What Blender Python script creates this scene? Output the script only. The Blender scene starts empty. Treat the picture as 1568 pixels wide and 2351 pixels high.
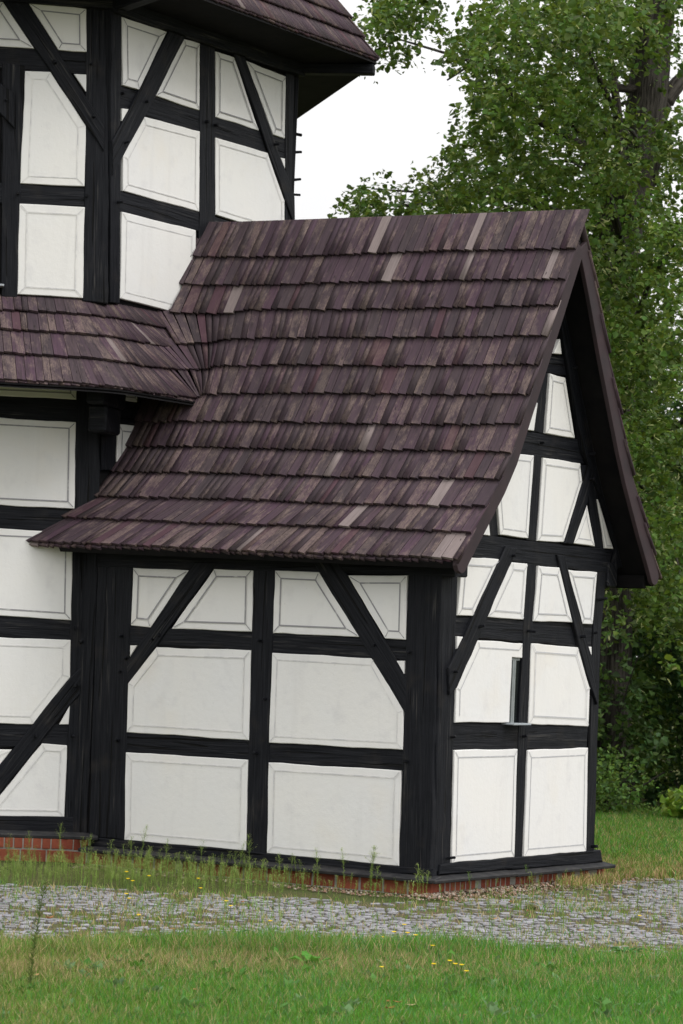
import bpy, math, random
import numpy as np
from mathutils import Matrix, Vector

random.seed(7)
RNG = np.random.default_rng(11)
SC = bpy.context.scene
COL = SC.collection

# ------------------------------------------------------------------ camera
CAM = Vector((11.885, -19.847, 0.8))
RIGHT = Vector((0.83921, 0.54220, 0.04104)); FWD = Vector((-0.54355, 0.83802, 0.04770))
def make_camera():
    yaw, pitch, roll = -0.575377724, 0.0477190250, 0.0407860574
    F = Vector((math.sin(yaw) * math.cos(pitch), math.cos(yaw) * math.cos(pitch), math.sin(pitch)))
    R = Vector((math.cos(yaw), -math.sin(yaw), 0)); U = R.cross(F)
    R2 = R * math.cos(roll) + U * math.sin(roll); U2 = U * math.cos(roll) - R * math.sin(roll)
    cd = bpy.data.cameras.new('camera'); cam = bpy.data.objects.new('camera', cd); COL.objects.link(cam)
    cd.sensor_fit = 'HORIZONTAL'; cd.sensor_width = 36; cd.lens = 36 * 6484.893 / 1568
    cd.clip_start = 0.1; cd.clip_end = 2000
    cd.dof.use_dof = True; cd.dof.focus_distance = 22.6; cd.dof.aperture_fstop = 9
    M = Matrix((R2, U2, -F)).transposed().to_4x4(); M.translation = CAM
    cam.matrix_world = M; SC.camera = cam
make_camera()

# ------------------------------------------------------------------ daylight: bright overcast
SUN_EL, SUN_AZ = math.radians(50), math.radians(96)      # azimuth measured from +Y towards +X
w = bpy.data.worlds.new('World'); SC.world = w; w.use_nodes = True
nt = w.node_tree; nt.nodes.clear()
sky = nt.nodes.new('ShaderNodeTexSky'); sky.sky_type = 'NISHITA'; sky.sun_disc = False
sky.sun_elevation = SUN_EL; sky.sun_rotation = SUN_AZ; sky.air_density = 1.0; sky.dust_density = 6.0; sky.ozone_density = 1.0
hsv = nt.nodes.new('ShaderNodeHueSaturation'); hsv.inputs['Saturation'].default_value = 0.22
mixc = nt.nodes.new('ShaderNodeMix'); mixc.data_type = 'RGBA'; mixc.inputs[0].default_value = 0.85
tco = nt.nodes.new('ShaderNodeTexCoord'); sxyz = nt.nodes.new('ShaderNodeSeparateXYZ'); nt.links.new(tco.outputs['Generated'], sxyz.inputs[0])
mr = nt.nodes.new('ShaderNodeMapRange'); mr.inputs[1].default_value = 0.0; mr.inputs[2].default_value = 1.0; mr.inputs[3].default_value = 0.90; mr.inputs[4].default_value = 2.05
nt.links.new(sxyz.outputs[2], mr.inputs[0])                # cloud cover: dimmer at the horizon than overhead
clo = nt.nodes.new('ShaderNodeMix'); clo.data_type = 'RGBA'; clo.blend_type = 'MULTIPLY'; clo.inputs[0].default_value = 1.0
clo.inputs[6].default_value = (11.3, 11.3, 11.35, 1); nt.links.new(mr.outputs[0], clo.inputs[7]); nt.links.new(clo.outputs[2], mixc.inputs[7])
bgn = nt.nodes.new('ShaderNodeBackground'); bgn.inputs['Strength'].default_value = 0.10
won = nt.nodes.new('ShaderNodeOutputWorld')
nt.links.new(sky.outputs[0], hsv.inputs['Color']); nt.links.new(hsv.outputs[0], mixc.inputs[6])
nt.links.new(mixc.outputs[2], bgn.inputs['Color']); nt.links.new(bgn.outputs[0], won.inputs[0])
sd = bpy.data.lights.new('sun', 'SUN'); sd.energy = 1.45; sd.angle = math.radians(28); sd.color = (1.0, 0.985, 0.96)
so = bpy.data.objects.new('sun', sd); COL.objects.link(so)
sdir = Vector((math.sin(SUN_AZ) * math.cos(SUN_EL), math.cos(SUN_AZ) * math.cos(SUN_EL), math.sin(SUN_EL)))
so.rotation_euler = sdir.to_track_quat('Z', 'Y').to_euler(); so.location = (12, -8, 18)
vs = SC.view_settings; vs.view_transform = 'Standard'; vs.look = 'None'; vs.exposure = -0.11; vs.gamma = 1.0
vs.use_curve_mapping = False

# ------------------------------------------------------------------ materials
def mat_new(name, rough=0.8, spec=0.3):
    m = bpy.data.materials.new(name); m.use_nodes = True
    b = m.node_tree.nodes['Principled BSDF']; b.inputs['Roughness'].default_value = rough
    b.inputs['Specular IOR Level'].default_value = spec
    return m, m.node_tree, b
def N(nt, t, **kw):
    n = nt.nodes.new(t)
    for k, v in kw.items():
        if k.startswith('i_'):
            key = k[2:]; key = int(key) if key.isdigit() else key.replace('_', ' ')
            n.inputs[key].default_value = v
        else: setattr(n, k, v)
    return n
def noise(nt, vec, scale, detail=4, rough=0.55, dist=0.0):
    n = N(nt, 'ShaderNodeTexNoise'); n.inputs['Scale'].default_value = scale; n.inputs['Detail'].default_value = detail
    n.inputs['Roughness'].default_value = rough; n.inputs['Distortion'].default_value = dist
    if vec is not None: nt.links.new(vec, n.inputs['Vector'])
    return n.outputs['Fac']
def ramp(nt, fac, stops):
    r = N(nt, 'ShaderNodeValToRGB'); e = r.color_ramp.elements
    while len(e) < len(stops): e.new(0.5)
    for el, (p, c) in zip(e, stops):
        el.position = p; el.color = (c, c, c, 1) if not hasattr(c, '__len__') else (*c, 1)
    nt.links.new(fac, r.inputs[0]); return r.outputs[0]
def mix(nt, fac, a, b, mode='MIX'):
    m = N(nt, 'ShaderNodeMix', data_type='RGBA', blend_type=mode)
    for s, v in ((0, fac), (6, a), (7, b)):
        if isinstance(v, (int, float)): m.inputs[s].default_value = v
        elif isinstance(v, tuple): m.inputs[s].default_value = (*v, 1)
        else: nt.links.new(v, m.inputs[s])
    return m.outputs[2]
def mapping(nt, vec, scale):
    m = N(nt, 'ShaderNodeMapping'); m.inputs['Scale'].default_value = scale; nt.links.new(vec, m.inputs['Vector']); return m.outputs[0]
def bump(nt, b, h, strength, dist):
    n = N(nt, 'ShaderNodeBump'); n.inputs['Strength'].default_value = strength; n.inputs['Distance'].default_value = dist
    nt.links.new(h, n.inputs['Height']); nt.links.new(n.outputs[0], b.inputs['Normal'])
def math_(nt, op, a, b=None):
    n = N(nt, 'ShaderNodeMath', operation=op)
    for i, v in enumerate((a, b)):
        if v is None: continue
        if isinstance(v, (int, float)): n.inputs[i].default_value = v
        else: nt.links.new(v, n.inputs[i])
    return n.outputs[0]

def m_timber():
    m, nt, b = mat_new('tarred_timber', 0.62, 0.16)
    uv = N(nt, 'ShaderNodeUVMap').outputs[0]
    g1 = noise(nt, mapping(nt, uv, (70, 2.2, 1)), 1, 5, 0.6, 0.6)       # u across the grain, v along it
    g2 = noise(nt, mapping(nt, uv, (16, 0.9, 1)), 1, 3, 0.5, 1.2)
    crack = ramp(nt, noise(nt, mapping(nt, uv, (26, 0.7, 1)), 1, 2, 0.5, 0.5), [(0.335, 1.0), (0.37, 0.0)])
    blot = noise(nt, uv, 3.0, 4)
    c = mix(nt, ramp(nt, g1, [(0.35, 0), (0.72, 1)]), (0.0028, 0.0034, 0.0058), (0.0150, 0.0160, 0.0200))
    c = mix(nt, ramp(nt, blot, [(0.58, 0), (0.74, 0.6)]), c, (0.026, 0.0225, 0.020))
    c = mix(nt, math_(nt, 'MULTIPLY', ramp(nt, g2, [(0.57, 0), (0.70, 1)]), ramp(nt, g1, [(0.48, 0), (0.64, 0.75)])), c, (0.072, 0.068, 0.063))
    c = mix(nt, crack, c, (0.0018, 0.0018, 0.002))
    nt.links.new(c, b.inputs['Base Color'])
    h = math_(nt, 'SUBTRACT', math_(nt, 'ADD', math_(nt, 'MULTIPLY', g1, 0.5), g2), math_(nt, 'MULTIPLY', crack, 1.2))
    bump(nt, b, h, 0.9, 0.010)
    return m
def m_plaster():
    m, nt, b = mat_new('lime_plaster', 0.9, 0.15)
    oc = N(nt, 'ShaderNodeTexCoord').outputs['Object']
    n1 = noise(nt, oc, 1.3, 3); n2 = noise(nt, oc, 6, 5); fine = noise(nt, oc, 95, 3, 0.6); med = noise(nt, oc, 22, 3)
    c = mix(nt, ramp(nt, n1, [(0.35, 0), (0.7, 1)]), (0.805, 0.790, 0.762), (0.780, 0.775, 0.768))
    c = mix(nt, ramp(nt, n2, [(0.56, 0), (0.80, 0.40)]), c, (0.60, 0.59, 0.60))
    c = mix(nt, ramp(nt, noise(nt, oc, 0.9, 4, 0.6), [(0.58, 0), (0.75, 0.28)]), c, (0.78, 0.70, 0.56))
    st = noise(nt, mapping(nt, oc, (7, 7, 0.7)), 1, 4, 0.6)
    c = mix(nt, ramp(nt, st, [(0.54, 0), (0.76, 0.26)]), c, (0.62, 0.605, 0.59))
    c = mix(nt, ramp(nt, noise(nt, oc, 2.6, 5, 0.7), [(0.60, 0), (0.72, 0.35)]), c, (0.85, 0.84, 0.82))
    c = mix(nt, ramp(nt, noise(nt, oc, 38, 2, 0.5), [(0.74, 0), (0.78, 0.35)]), c, (0.48, 0.47, 0.46))
    nt.links.new(c, b.inputs['Base Color'])
    bump(nt, b, math_(nt, 'ADD', math_(nt, 'MULTIPLY', fine, 0.45), med), 0.3, 0.006)
    return m
def m_line(name, lo, hi, col=(0.30, 0.295, 0.31)):
    m, nt, b = mat_new(name, 0.9, 0.1)
    oc = N(nt, 'ShaderNodeTexCoord').outputs['Object']
    f = ramp(nt, noise(nt, oc, 9, 5, 0.65), [(lo, 1), (hi, 0)])
    nt.links.new(mix(nt, f, (0.785, 0.77, 0.745), col), b.inputs['Base Color'])
    return m
def m_shingle():
    m, nt, b = mat_new('weathered_shingle', 0.8, 0.14)
    uv = N(nt, 'ShaderNodeUVMap').outputs[0]
    at = N(nt, 'ShaderNodeVertexColor', layer_name='tone')
    sep = N(nt, 'ShaderNodeSeparateColor'); nt.links.new(at.outputs[0], sep.inputs[0])
    r, g, bl = sep.outputs
    grain = noise(nt, mapping(nt, uv, (150, 7, 1)), 1, 4, 0.65, 0.4)
    streak = noise(nt, mapping(nt, uv, (45, 4.0, 1)), 1, 4, 0.6, 0.6)
    patch = noise(nt, mapping(nt, uv, (9, 5, 1)), 1, 5, 0.72)
    speck = noise(nt, mapping(nt, uv, (190, 45, 1)), 1, 3, 0.7)
    c = mix(nt, g, (0.078, 0.044, 0.066), (0.064, 0.048, 0.054))               # purple stain to brown
    c = mix(nt, ramp(nt, streak, [(0.42, 0), (0.72, 0.8)]), c, (0.027, 0.022, 0.024))
    c = mix(nt, ramp(nt, grain, [(0.45, 0), (0.8, 0.5)]), c, (0.105, 0.075, 0.066))
    wear = math_(nt, 'MULTIPLY', ramp(nt, math_(nt, 'ADD', patch, math_(nt, 'MULTIPLY', bl, 0.22)), [(0.60, 0), (0.74, 1)]),
                 ramp(nt, math_(nt, 'ADD', math_(nt, 'MULTIPLY', speck, 0.6), math_(nt, 'MULTIPLY', grain, 0.4)), [(0.42, 0.1), (0.62, 0.95)]))
    c = mix(nt, math_(nt, 'MULTIPLY', wear, 0.85), c, (0.235, 0.175, 0.145))                                     # bare grey wood showing through
    pale = ramp(nt, r, [(0.80, 0), (0.86, 1)])
    c = mix(nt, math_(nt, 'MULTIPLY', pale, 0.8), c, mix(nt, streak, (0.33, 0.275, 0.265), (0.15, 0.118, 0.112)))
    dark = ramp(nt, r, [(0.08, 0.30), (0.24, 0)])
    c = mix(nt, dark, c, (0.030, 0.026, 0.030))
    red = ramp(nt, r, [(0.755, 0), (0.765, 0.45), (0.79, 0.45), (0.80, 0)])
    c = mix(nt, red, c, (0.095, 0.044, 0.052))
    knot = ramp(nt, noise(nt, mapping(nt, uv, (22, 11, 1)), 1, 1), [(0.715, 0), (0.75, 0.8)])
    c = mix(nt, knot, c, (0.025, 0.02, 0.02))
    nt.links.new(c, b.inputs['Base Color'])
    bump(nt, b, math_(nt, 'ADD', grain, math_(nt, 'MULTIPLY', streak, 0.7)), 0.5, 0.004)
    return m
def m_simple(name, c0, c1, scale=8, rough=0.8, bs=0.3, bd=0.004, spec=0.3, stretch=None, coord='Object'):
    m, nt, b = mat_new(name, rough, spec)
    v = N(nt, 'ShaderNodeTexCoord').outputs[coord]
    if stretch: v = mapping(nt, v, stretch)
    n1 = noise(nt, v, scale, 5, 0.6)
    nt.links.new(mix(nt, ramp(nt, n1, [(0.32, 0), (0.68, 1)]), c0, c1), b.inputs['Base Color'])
    if bs: bump(nt, b, noise(nt, v, scale * 4, 4, 0.6), bs, bd)
    return m
def m_brick():
    m, nt, b = mat_new('red_brick', 0.85, 0.2)
    oi = N(nt, 'ShaderNodeObjectInfo').outputs['Random']
    oc = N(nt, 'ShaderNodeTexCoord').outputs['Object']
    c = mix(nt, oi, (0.43, 0.125, 0.072), (0.32, 0.082, 0.052))
    c = mix(nt, ramp(nt, noise(nt, oc, 14, 5, 0.7), [(0.5, 0), (0.75, 0.6)]), c, (0.17, 0.065, 0.05))
    nt.links.new(c, b.inputs['Base Color']); bump(nt, b, noise(nt, oc, 60, 4, 0.65), 0.5, 0.004)
    return m
def m_attr(name, rough=0.6, trans=0.0, spec=0.3):
    """Foliage: its own colour is stored per leaf or blade; thin leaves let light through."""
    m, nt, b = mat_new(name, rough, spec)
    at = N(nt, 'ShaderNodeVertexColor', layer_name='tone'); nt.links.new(at.outputs[0], b.inputs['Base Color'])
    if trans:
        t = N(nt, 'ShaderNodeBsdfTranslucent'); ms = N(nt, 'ShaderNodeMixShader'); ms.inputs[0].default_value = trans
        hs = N(nt, 'ShaderNodeHueSaturation'); hs.inputs['Value'].default_value = 1.5; hs.inputs['Hue'].default_value = 0.48
        nt.links.new(at.outputs[0], hs.inputs['Color']); nt.links.new(hs.outputs[0], t.inputs[0])
        out = nt.nodes['Material Output']
        nt.links.new(b.outputs[0], ms.inputs[1]); nt.links.new(t.outputs[0], ms.inputs[2]); nt.links.new(ms.outputs[0], out.inputs[0])
    return m
def m_lawn():
    m, nt, b = mat_new('lawn_soil', 0.95, 0.1)
    oc = N(nt, 'ShaderNodeTexCoord').outputs['Object']
    c = mix(nt, ramp(nt, noise(nt, oc, 0.8, 5), [(0.35, 0), (0.65, 1)]), (0.060, 0.085, 0.025), (0.115, 0.105, 0.045))
    c = mix(nt, ramp(nt, noise(nt, oc, 30, 4), [(0.45, 0), (0.7, 0.6)]), c, (0.05, 0.045, 0.025))
    nt.links.new(c, b.inputs['Base Color']); bump(nt, b, noise(nt, oc, 40, 4), 0.6, 0.02)
    return m
def m_joint():
    m, nt, b = mat_new('pavement_joint_soil', 0.95, 0.1)
    oc = N(nt, 'ShaderNodeTexCoord').outputs['Object']
    c = mix(nt, ramp(nt, noise(nt, oc, 3, 5), [(0.4, 0), (0.62, 1)]), (0.105, 0.085, 0.055), (0.075, 0.085, 0.030))
    c = mix(nt, ramp(nt, noise(nt, oc, 45, 3), [(0.5, 0), (0.7, 0.6)]), c, (0.20, 0.15, 0.10))
    nt.links.new(c, b.inputs['Base Color']); bump(nt, b, noise(nt, oc, 60, 4), 0.7, 0.01)
    return m
def m_cobble():
    m, nt, b = mat_new('granite_cobble', 0.75, 0.35)
    at = N(nt, 'ShaderNodeVertexColor', layer_name='tone')
    oc = N(nt, 'ShaderNodeTexCoord').outputs['Object']
    c = mix(nt, ramp(nt, noise(nt, oc, 120, 3, 0.7), [(0.35, 0), (0.7, 1)]), at.outputs[0], mix(nt, 0.45, at.outputs[0], (0.48, 0.48, 0.50)))
    c = mix(nt, ramp(nt, noise(nt, oc, 7, 4), [(0.55, 0), (0.72, 0.7)]), c, (0.16, 0.145, 0.085))
    nt.links.new(c, b.inputs['Base Color']); bump(nt, b, noise(nt, oc, 55, 4, 0.7), 0.5, 0.006)
    return m
def m_bark():
    m, nt, b = mat_new('linden_bark', 0.9, 0.15)
    uv = N(nt, 'ShaderNodeUVMap').outputs[0]
    f = noise(nt, mapping(nt, uv, (26, 2.6, 1)), 1, 5, 0.65, 0.8)
    c = mix(nt, ramp(nt, f, [(0.38, 0), (0.62, 1)]), (0.022, 0.019, 0.016), (0.085, 0.076, 0.066))
    nt.links.new(c, b.inputs['Base Color']); bump(nt, b, f, 1.0, 0.04)
    return m
MT = m_timber(); MP = m_plaster(); ML1 = m_line('painted_line', 0.56, 0.80); ML3 = m_line('thin_line', 0.52, 0.80, (0.50, 0.50, 0.515)); ML2 = m_line('faded_line', 0.38, 0.62, (0.58, 0.575, 0.58))
MS = m_shingle(); MB = m_brick(); MM = m_simple('lime_mortar', (0.46, 0.44, 0.41), (0.36, 0.34, 0.31), 20)
MBARGE = m_simple('stained_barge_board', (0.045, 0.027, 0.031), (0.028, 0.020, 0.023), 3, 0.7, 0.4, 0.003, 0.3, (1, 1, 1))
MSOFF = m_simple('dark_soffit_boards', (0.0055, 0.0055, 0.0065), (0.012, 0.011, 0.011), 5, 0.8, 0.3, 0.004, 0.1)
MSILL = m_simple('worn_sill_board', (0.011, 0.012, 0.015), (0.038, 0.036, 0.036), 9, 0.65, 0.5, 0.004)
MWIN = m_simple('grey_painted_frame', (0.27, 0.29, 0.29), (0.20, 0.22, 0.22), 12, 0.6, 0.2)
MZINC = m_simple('zinc_sheet', (0.40, 0.43, 0.45), (0.30, 0.33, 0.36), 6, 0.45, 0.1)
MGLASS, _n, _b = mat_new('window_glass', 0.06, 0.6); _b.inputs['Base Color'].default_value = (0.015, 0.018, 0.018, 1)
MLAWN = m_lawn(); MJ = m_joint(); MC = m_cobble(); MBARK = m_bark()
MLEAF = m_attr('tree_leaf', 0.55, 0.35, 0.35); MGRASS = m_attr('grass_blade', 0.6, 0.25, 0.25); MWEED = m_attr('weed_leaf', 0.65, 0.25, 0.2)
MDRY = m_attr('dry_litter', 0.85, 0.1, 0.1)
MPEB = m_attr('pebble', 0.9, 0.0, 0.2)

# ------------------------------------------------------------------ object helpers
def tag(o, label=None, cat=None, group=None, kind=None):
    if label: o['label'] = label
    if cat: o['category'] = cat
    if group: o['group'] = group
    if kind: o['kind'] = kind
    return o
def empty(name, loc=(0, 0, 0)):
    o = bpy.data.objects.new(name, None); o.location = loc; o.empty_display_size = 0.2; COL.objects.link(o); return o
def link(name, me, mat, parent=None):
    o = bpy.data.objects.new(name, me); COL.objects.link(o)
    if mat and not me.materials: me.materials.append(mat)
    if parent: o.parent = parent
    return o
def build(name, V, Fc, mat, parent=None, uv=None, tone=None, smooth=False):
    me = bpy.data.meshes.new(name); me.from_pydata([tuple(v) for v in V], [], Fc)
    if uv is not None:
        l = me.uv_layers.new(name='UVMap'); vi = np.empty(len(me.loops), np.int32); me.loops.foreach_get('vertex_index', vi)
        l.data.foreach_set('uv', np.asarray(uv, np.float32)[vi].ravel())
    if tone is not None:
        a = me.color_attributes.new('tone', 'FLOAT_COLOR', 'POINT'); t = np.asarray(tone, np.float32)
        if t.ndim == 1: t = np.tile(t, (len(V), 1))
        a.data.foreach_set('color', np.hstack([t[:, :3], np.ones((len(V), 1), np.float32)]).ravel())
    if smooth: me.polygons.foreach_set('use_smooth', [True] * len(me.polygons))
    return link(name, me, mat, parent)
def np_mesh(name, V, Fc, mat, parent=None, tone=None, uv=None, smooth=False):
    """V (n,3), Fc (m,k) equal-sized polygons, tone (n,3), uv (n,2)."""
    me = bpy.data.meshes.new(name); n, (m, k) = len(V), Fc.shape
    me.vertices.add(n); me.vertices.foreach_set('co', np.asarray(V, np.float32).ravel())
    me.loops.add(m * k); me.loops.foreach_set('vertex_index', Fc.astype(np.int32).ravel())
    me.polygons.add(m); me.polygons.foreach_set('loop_start', np.arange(0, m * k, k, dtype=np.int32))
    me.polygons.foreach_set('loop_total', np.full(m, k, np.int32))
    if smooth: me.polygons.foreach_set('use_smooth', np.ones(m, bool))
    me.update(calc_edges=True)
    if tone is not None:
        a = me.color_attributes.new('tone', 'FLOAT_COLOR', 'POINT')
        a.data.foreach_set('color', np.hstack([np.asarray(tone, np.float32), np.ones((n, 1), np.float32)]).ravel())
    if uv is not None:
        l = me.uv_layers.new(name='UVMap'); l.data.foreach_set('uv', np.asarray(uv, np.float32)[Fc.ravel()].ravel())
    return link(name, me, mat, parent)
def box(name, c, s, mat, parent=None, rz=0.0, bev=0.004, uvdir=0, tilt=None):
    """A chamfered box, centre c, full size s, turned rz about z."""
    hx, hy, hz = [d / 2 for d in s]; b = min(bev, hx * .4, hy * .4, hz * .4); V = []; Fc = []
    for ax in range(3):
        pass
    import bmesh
    bm = bmesh.new(); bmesh.ops.create_cube(bm, size=1)
    for v in bm.verts: v.co = Vector((v.co.x * s[0], v.co.y * s[1], v.co.z * s[2]))
    if b > 0: bmesh.ops.bevel(bm, geom=bm.edges[:], offset=b, segments=1, affect='EDGES', profile=0.5)
    M = Matrix.Translation(c) @ Matrix.Rotation(rz, 4, 'Z')
    if tilt: M = M @ tilt
    uvl = bm.loops.layers.uv.new('UVMap'); off = random.random() * 10
    o2 = [i for i in range(3) if i != uvdir]
    for f in bm.faces:
        for l in f.loops:
            co = l.vert.co; l[uvl].uv = (co[o2[0]] + co[o2[1]] + off, co[uvdir] + off)
    bm.transform(M); me = bpy.data.meshes.new(name); bm.to_mesh(me); bm.free()
    return link(name, me, mat, parent)

# ------------------------------------------------------------------ flat wall pieces
def ccw(p):
    a = sum(p[i][0] * p[(i + 1) % len(p)][1] - p[(i + 1) % len(p)][0] * p[i][1] for i in range(len(p)))
    return list(p) if a > 0 else list(p)[::-1]
def area(p):
    return abs(sum(p[i][0] * p[(i + 1) % len(p)][1] - p[(i + 1) % len(p)][0] * p[i][1] for i in range(len(p)))) / 2
def inset(p, d):
    n = len(p); out = []
    for i in range(n):
        a, b, c = Vector(p[i - 1]), Vector(p[i]), Vector(p[(i + 1) % n])
        e1, e2 = (b - a).normalized(), (c - b).normalized()
        n1, n2 = Vector((-e1.y, e1.x)), Vector((-e2.y, e2.x)); k = 1 + n1.dot(n2)
        out.append(b + (n1 + n2) * (d / max(k, 0.25)))
    return [(v.x, v.y) for v in out]
def resample(p, step, jit):
    out = []
    for i in range(len(p)):
        a, b = Vector(p[i]), Vector(p[(i + 1) % len(p)]); L = (b - a).length; k = max(1, int(L / step))
        nr = Vector((-(b - a).y, (b - a).x)).normalized() if L > 0 else Vector((0, 0)); ph = random.random() * 6
        for j in range(k):
            t = j / k; q = a.lerp(b, t)
            if 0 < j: q = q + nr * (jit * (math.sin(ph + t * L * 7) * .6 + random.uniform(-1, 1) * .6))
            out.append((q.x, q.y))
    return out
TH = math.radians(42); CT, ST = math.cos(TH), math.sin(TH)
WALLS = {'A': ((0, 0, 0), (1, 0, 0), (0, -1, 0)), 'B': ((0, 0, 0), (0, 1, 0), (1, 0, 0)),
         'L': ((-3.65, .05, 0), (CT, ST, 0), (ST, -CT, 0)), 'M': ((-3.65, 0, 0), (0, 1, 0), (1, 0, 0)),
         'U': ((-3.65, .05, 0), (CT, ST, 0), (ST, -CT, 0)), 'V': ((-3.65, 0, 0), (0, 1, 0), (1, 0, 0))}
def wpt(w, a, z, d):
    O, u, n = WALLS[w]
    return (O[0] + u[0] * a + n[0] * d, O[1] + u[1] * a + n[1] * d, z)
def prism(name, w, poly, d0, d1, mat, parent, bev=(0.006, 0.006), step=0.16, jit=0.003, warp=0.0):
    """Polygon poly in wall coordinates standing from depth d0 out to d1, its front edge rounded."""
    p = ccw(poly); e = max(range(len(p)), key=lambda i: (Vector(p[i]) - Vector(p[i - 1])).length)
    ax = (Vector(p[e]) - Vector(p[e - 1])).normalized(); pr = Vector((-ax.y, ax.x)); off = random.random() * 20
    p = ccw(resample(p, step, jit)); n = len(p); rings = []
    rings.append((p, d0)); rings.append((p, d1 - bev[1])); rings.append((inset(p, bev[0] * .35), d1 - bev[1] * .35)); rings.append((inset(p, bev[0]), d1))
    V, UV = [], []
    for k, (q, d) in enumerate(rings):
        for a, z in q:
            dd = d + (random.uniform(-1, 1) * warp if k else 0)
            V.append(wpt(w, a, z, dd)); v = Vector((a, z)); UV.append((v.dot(pr) + (d if k < 2 else 0) + off, v.dot(ax) + off))
    Fc = []
    for k in range(3):
        for i in range(n):
            j = (i + 1) % n; Fc.append((k * n + i, k * n + j, (k + 1) * n + j, (k + 1) * n + i))
    Fc.append(tuple(range(3 * n, 4 * n))); Fc.append(tuple(range(n - 1, -1, -1)))
    o = build(name, V, Fc, mat, parent, UV)
    import bmesh
    bm = bmesh.new(); bm.from_mesh(o.data); bmesh.ops.triangulate(bm, faces=[f for f in bm.faces if len(f.verts) > 4]); bm.to_mesh(o.data); bm.free()
    return o
def painted(w, poly, d, parent, strong, skip=(), gap=0.062):
    hw = .0058 if strong else .0045; gap *= random.uniform(.85, 1.15)
    """The grey line painted on a panel, parallel to its edge, mitred into the corners."""
    p = ccw(poly); per = sum((Vector(p[i]) - Vector(p[i - 1])).length for i in range(len(p)))
    g = min(gap, 0.42 * 2 * area(p) / per); a, b = inset(p, g - hw), inset(p, g + hw); o = inset(p, 0.014); n = len(p)
    V, Fc = [], []
    for i in range(n):
        j = (i + 1) % n
        if i not in skip:
            k = len(V); V += [wpt(w, *q, d) for q in (a[i], a[j], b[j], b[i])]; Fc.append((k, k + 1, k + 2, k + 3))
        if g > .03 and i not in skip:
            s, t = Vector(o[i]), Vector(a[i]); pr = Vector((-(t - s).y, (t - s).x)).normalized() * .0035; k = len(V)
            V += [wpt(w, *q, d) for q in (s - pr, t - pr, t + pr, s + pr)]; Fc.append((k, k + 1, k + 2, k + 3))
    if V: build('painted_line', V, Fc, ML3 if w == 'B' else ML1 if strong else ML2, parent)
def peg(w, a, z, d, parent, L=None):
    O, u, n = map(Vector, WALLS[w]); L = L or random.uniform(.035, .085); r = random.uniform(.012, .017)
    base = Vector(wpt(w, a, z, d - .01)); ax = (n + u * random.uniform(-.25, .25) + Vector((0, 0, random.uniform(-.15, .25)))).normalized()
    s1 = ax.cross(Vector((0, 0, 1))).normalized(); s2 = s1.cross(ax); V = []; k = 7; ph = random.random()
    for t, rr in ((0, r), (L, r * random.uniform(.75, 1)), (L + .004, r * .6)):
        for i in range(k):
            q = 2 * math.pi * i / k + ph; V.append(base + ax * t + (s1 * math.cos(q) + s2 * math.sin(q)) * rr)
    Fc = [(j * k + i, j * k + (i + 1) % k, (j + 1) * k + (i + 1) % k, (j + 1) * k + i) for j in range(2) for i in range(k)] + [tuple(range(2 * k, 3 * k))]
    uv = [(v.z * 3, v.x + v.y) for v in V]
    build('peg', V, Fc, MT, parent, uv)
PANELS, TIMBERS, PEGS = {}, {}, {}
PANELS['A'] = [
 [(-3.123,1.42),(-2.51,1.409),(-2.9,0.902),(-3.12,0.914)],
 [(-2.25,1.429),(-1.841,1.433),(-1.826,0.9),(-2.677,0.897)],
 [(-3.117,0.738),(-3.042,0.741),(-3.115,0.64)],
 [(-2.83,0.732),(-1.827,0.74),(-1.811,-0.023),(-3.112,-0.02),(-3.121,0.409)],
 [(-3.112,-0.196),(-1.811,-0.189),(-1.795,-0.956),(-3.087,-0.958)],
 [(-1.615,1.428),(-1.163,1.42),(-0.73,0.889),(-1.609,0.894)],
 [(-0.877,1.399),(-0.294,1.411),(-0.286,0.881),(-0.486,0.885)],
 [(-0.368,0.705),(-0.29,0.708),(-0.287,0.596)],
 [(-1.607,0.727),(-0.582,0.718),(-0.281,0.298),(-0.273,-0.021),(-1.601,-0.033)],
 [(-1.599,-0.2),(-0.281,-0.193),(-0.266,-0.97),(-1.579,-0.963)]]
TIMBERS['A'] = [
 ('post',[(-3.523,1.496),(-3.133,1.503),(-3.089,-0.962),(-3.484,-0.966)]),
 ('post',[(-1.846,1.525),(-1.62,1.529),(-1.578,-0.972),(-1.794,-0.969)]),
 ('corner_post',[(-0.291,1.477),(-0.002,1.483),(0.037,-1.008),(-0.264,-0.996)]),
 ('top_plate',[(-3.525,1.601),(0.155,1.61),(0.164,1.407),(-0.893,1.418),(-3.515,1.419)]),
 ('rail',[(-3.181,0.913),(-1.798,0.899),(-1.799,0.741),(-3.172,0.74)]),
 ('rail',[(-1.66,0.895),(-0.228,0.881),(-0.237,0.711),(-1.66,0.729)]),
 ('rail',[(-3.154,-0.022),(-1.797,-0.022),(-1.797,-0.191),(-3.144,-0.196)]),
 ('rail',[(-1.653,-0.032),(-0.228,-0.019),(-0.237,-0.193),(-1.649,-0.201)]),
 ('sill_beam',[(-3.458,-0.954),(-3.087,-0.958),(-1.794,-0.954),(-1.579,-0.961),(-0.268,-0.971),(0.057,-0.967),(0.06,-1.034),(-3.451,-1.072)]),
 ('brace',[(-2.457,1.485),(-2.206,1.49),(-3.121,0.402),(-3.144,0.59)]),
 ('brace',[(-1.237,1.507),(-0.962,1.501),(-0.264,0.57),(-0.249,0.26)])]
PEGS['A'] = [(-3.213,0.819),(-3.213,0.506),(-3.206,-0.101),(-2.875,0.799),(-2.792,0.843),(-1.736,0.821),(-1.654,0.337),(-1.727,-0.124),(-3.153,0.625),(-0.581,0.824),(-0.241,0.785),(-0.218,-0.111)]
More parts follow.
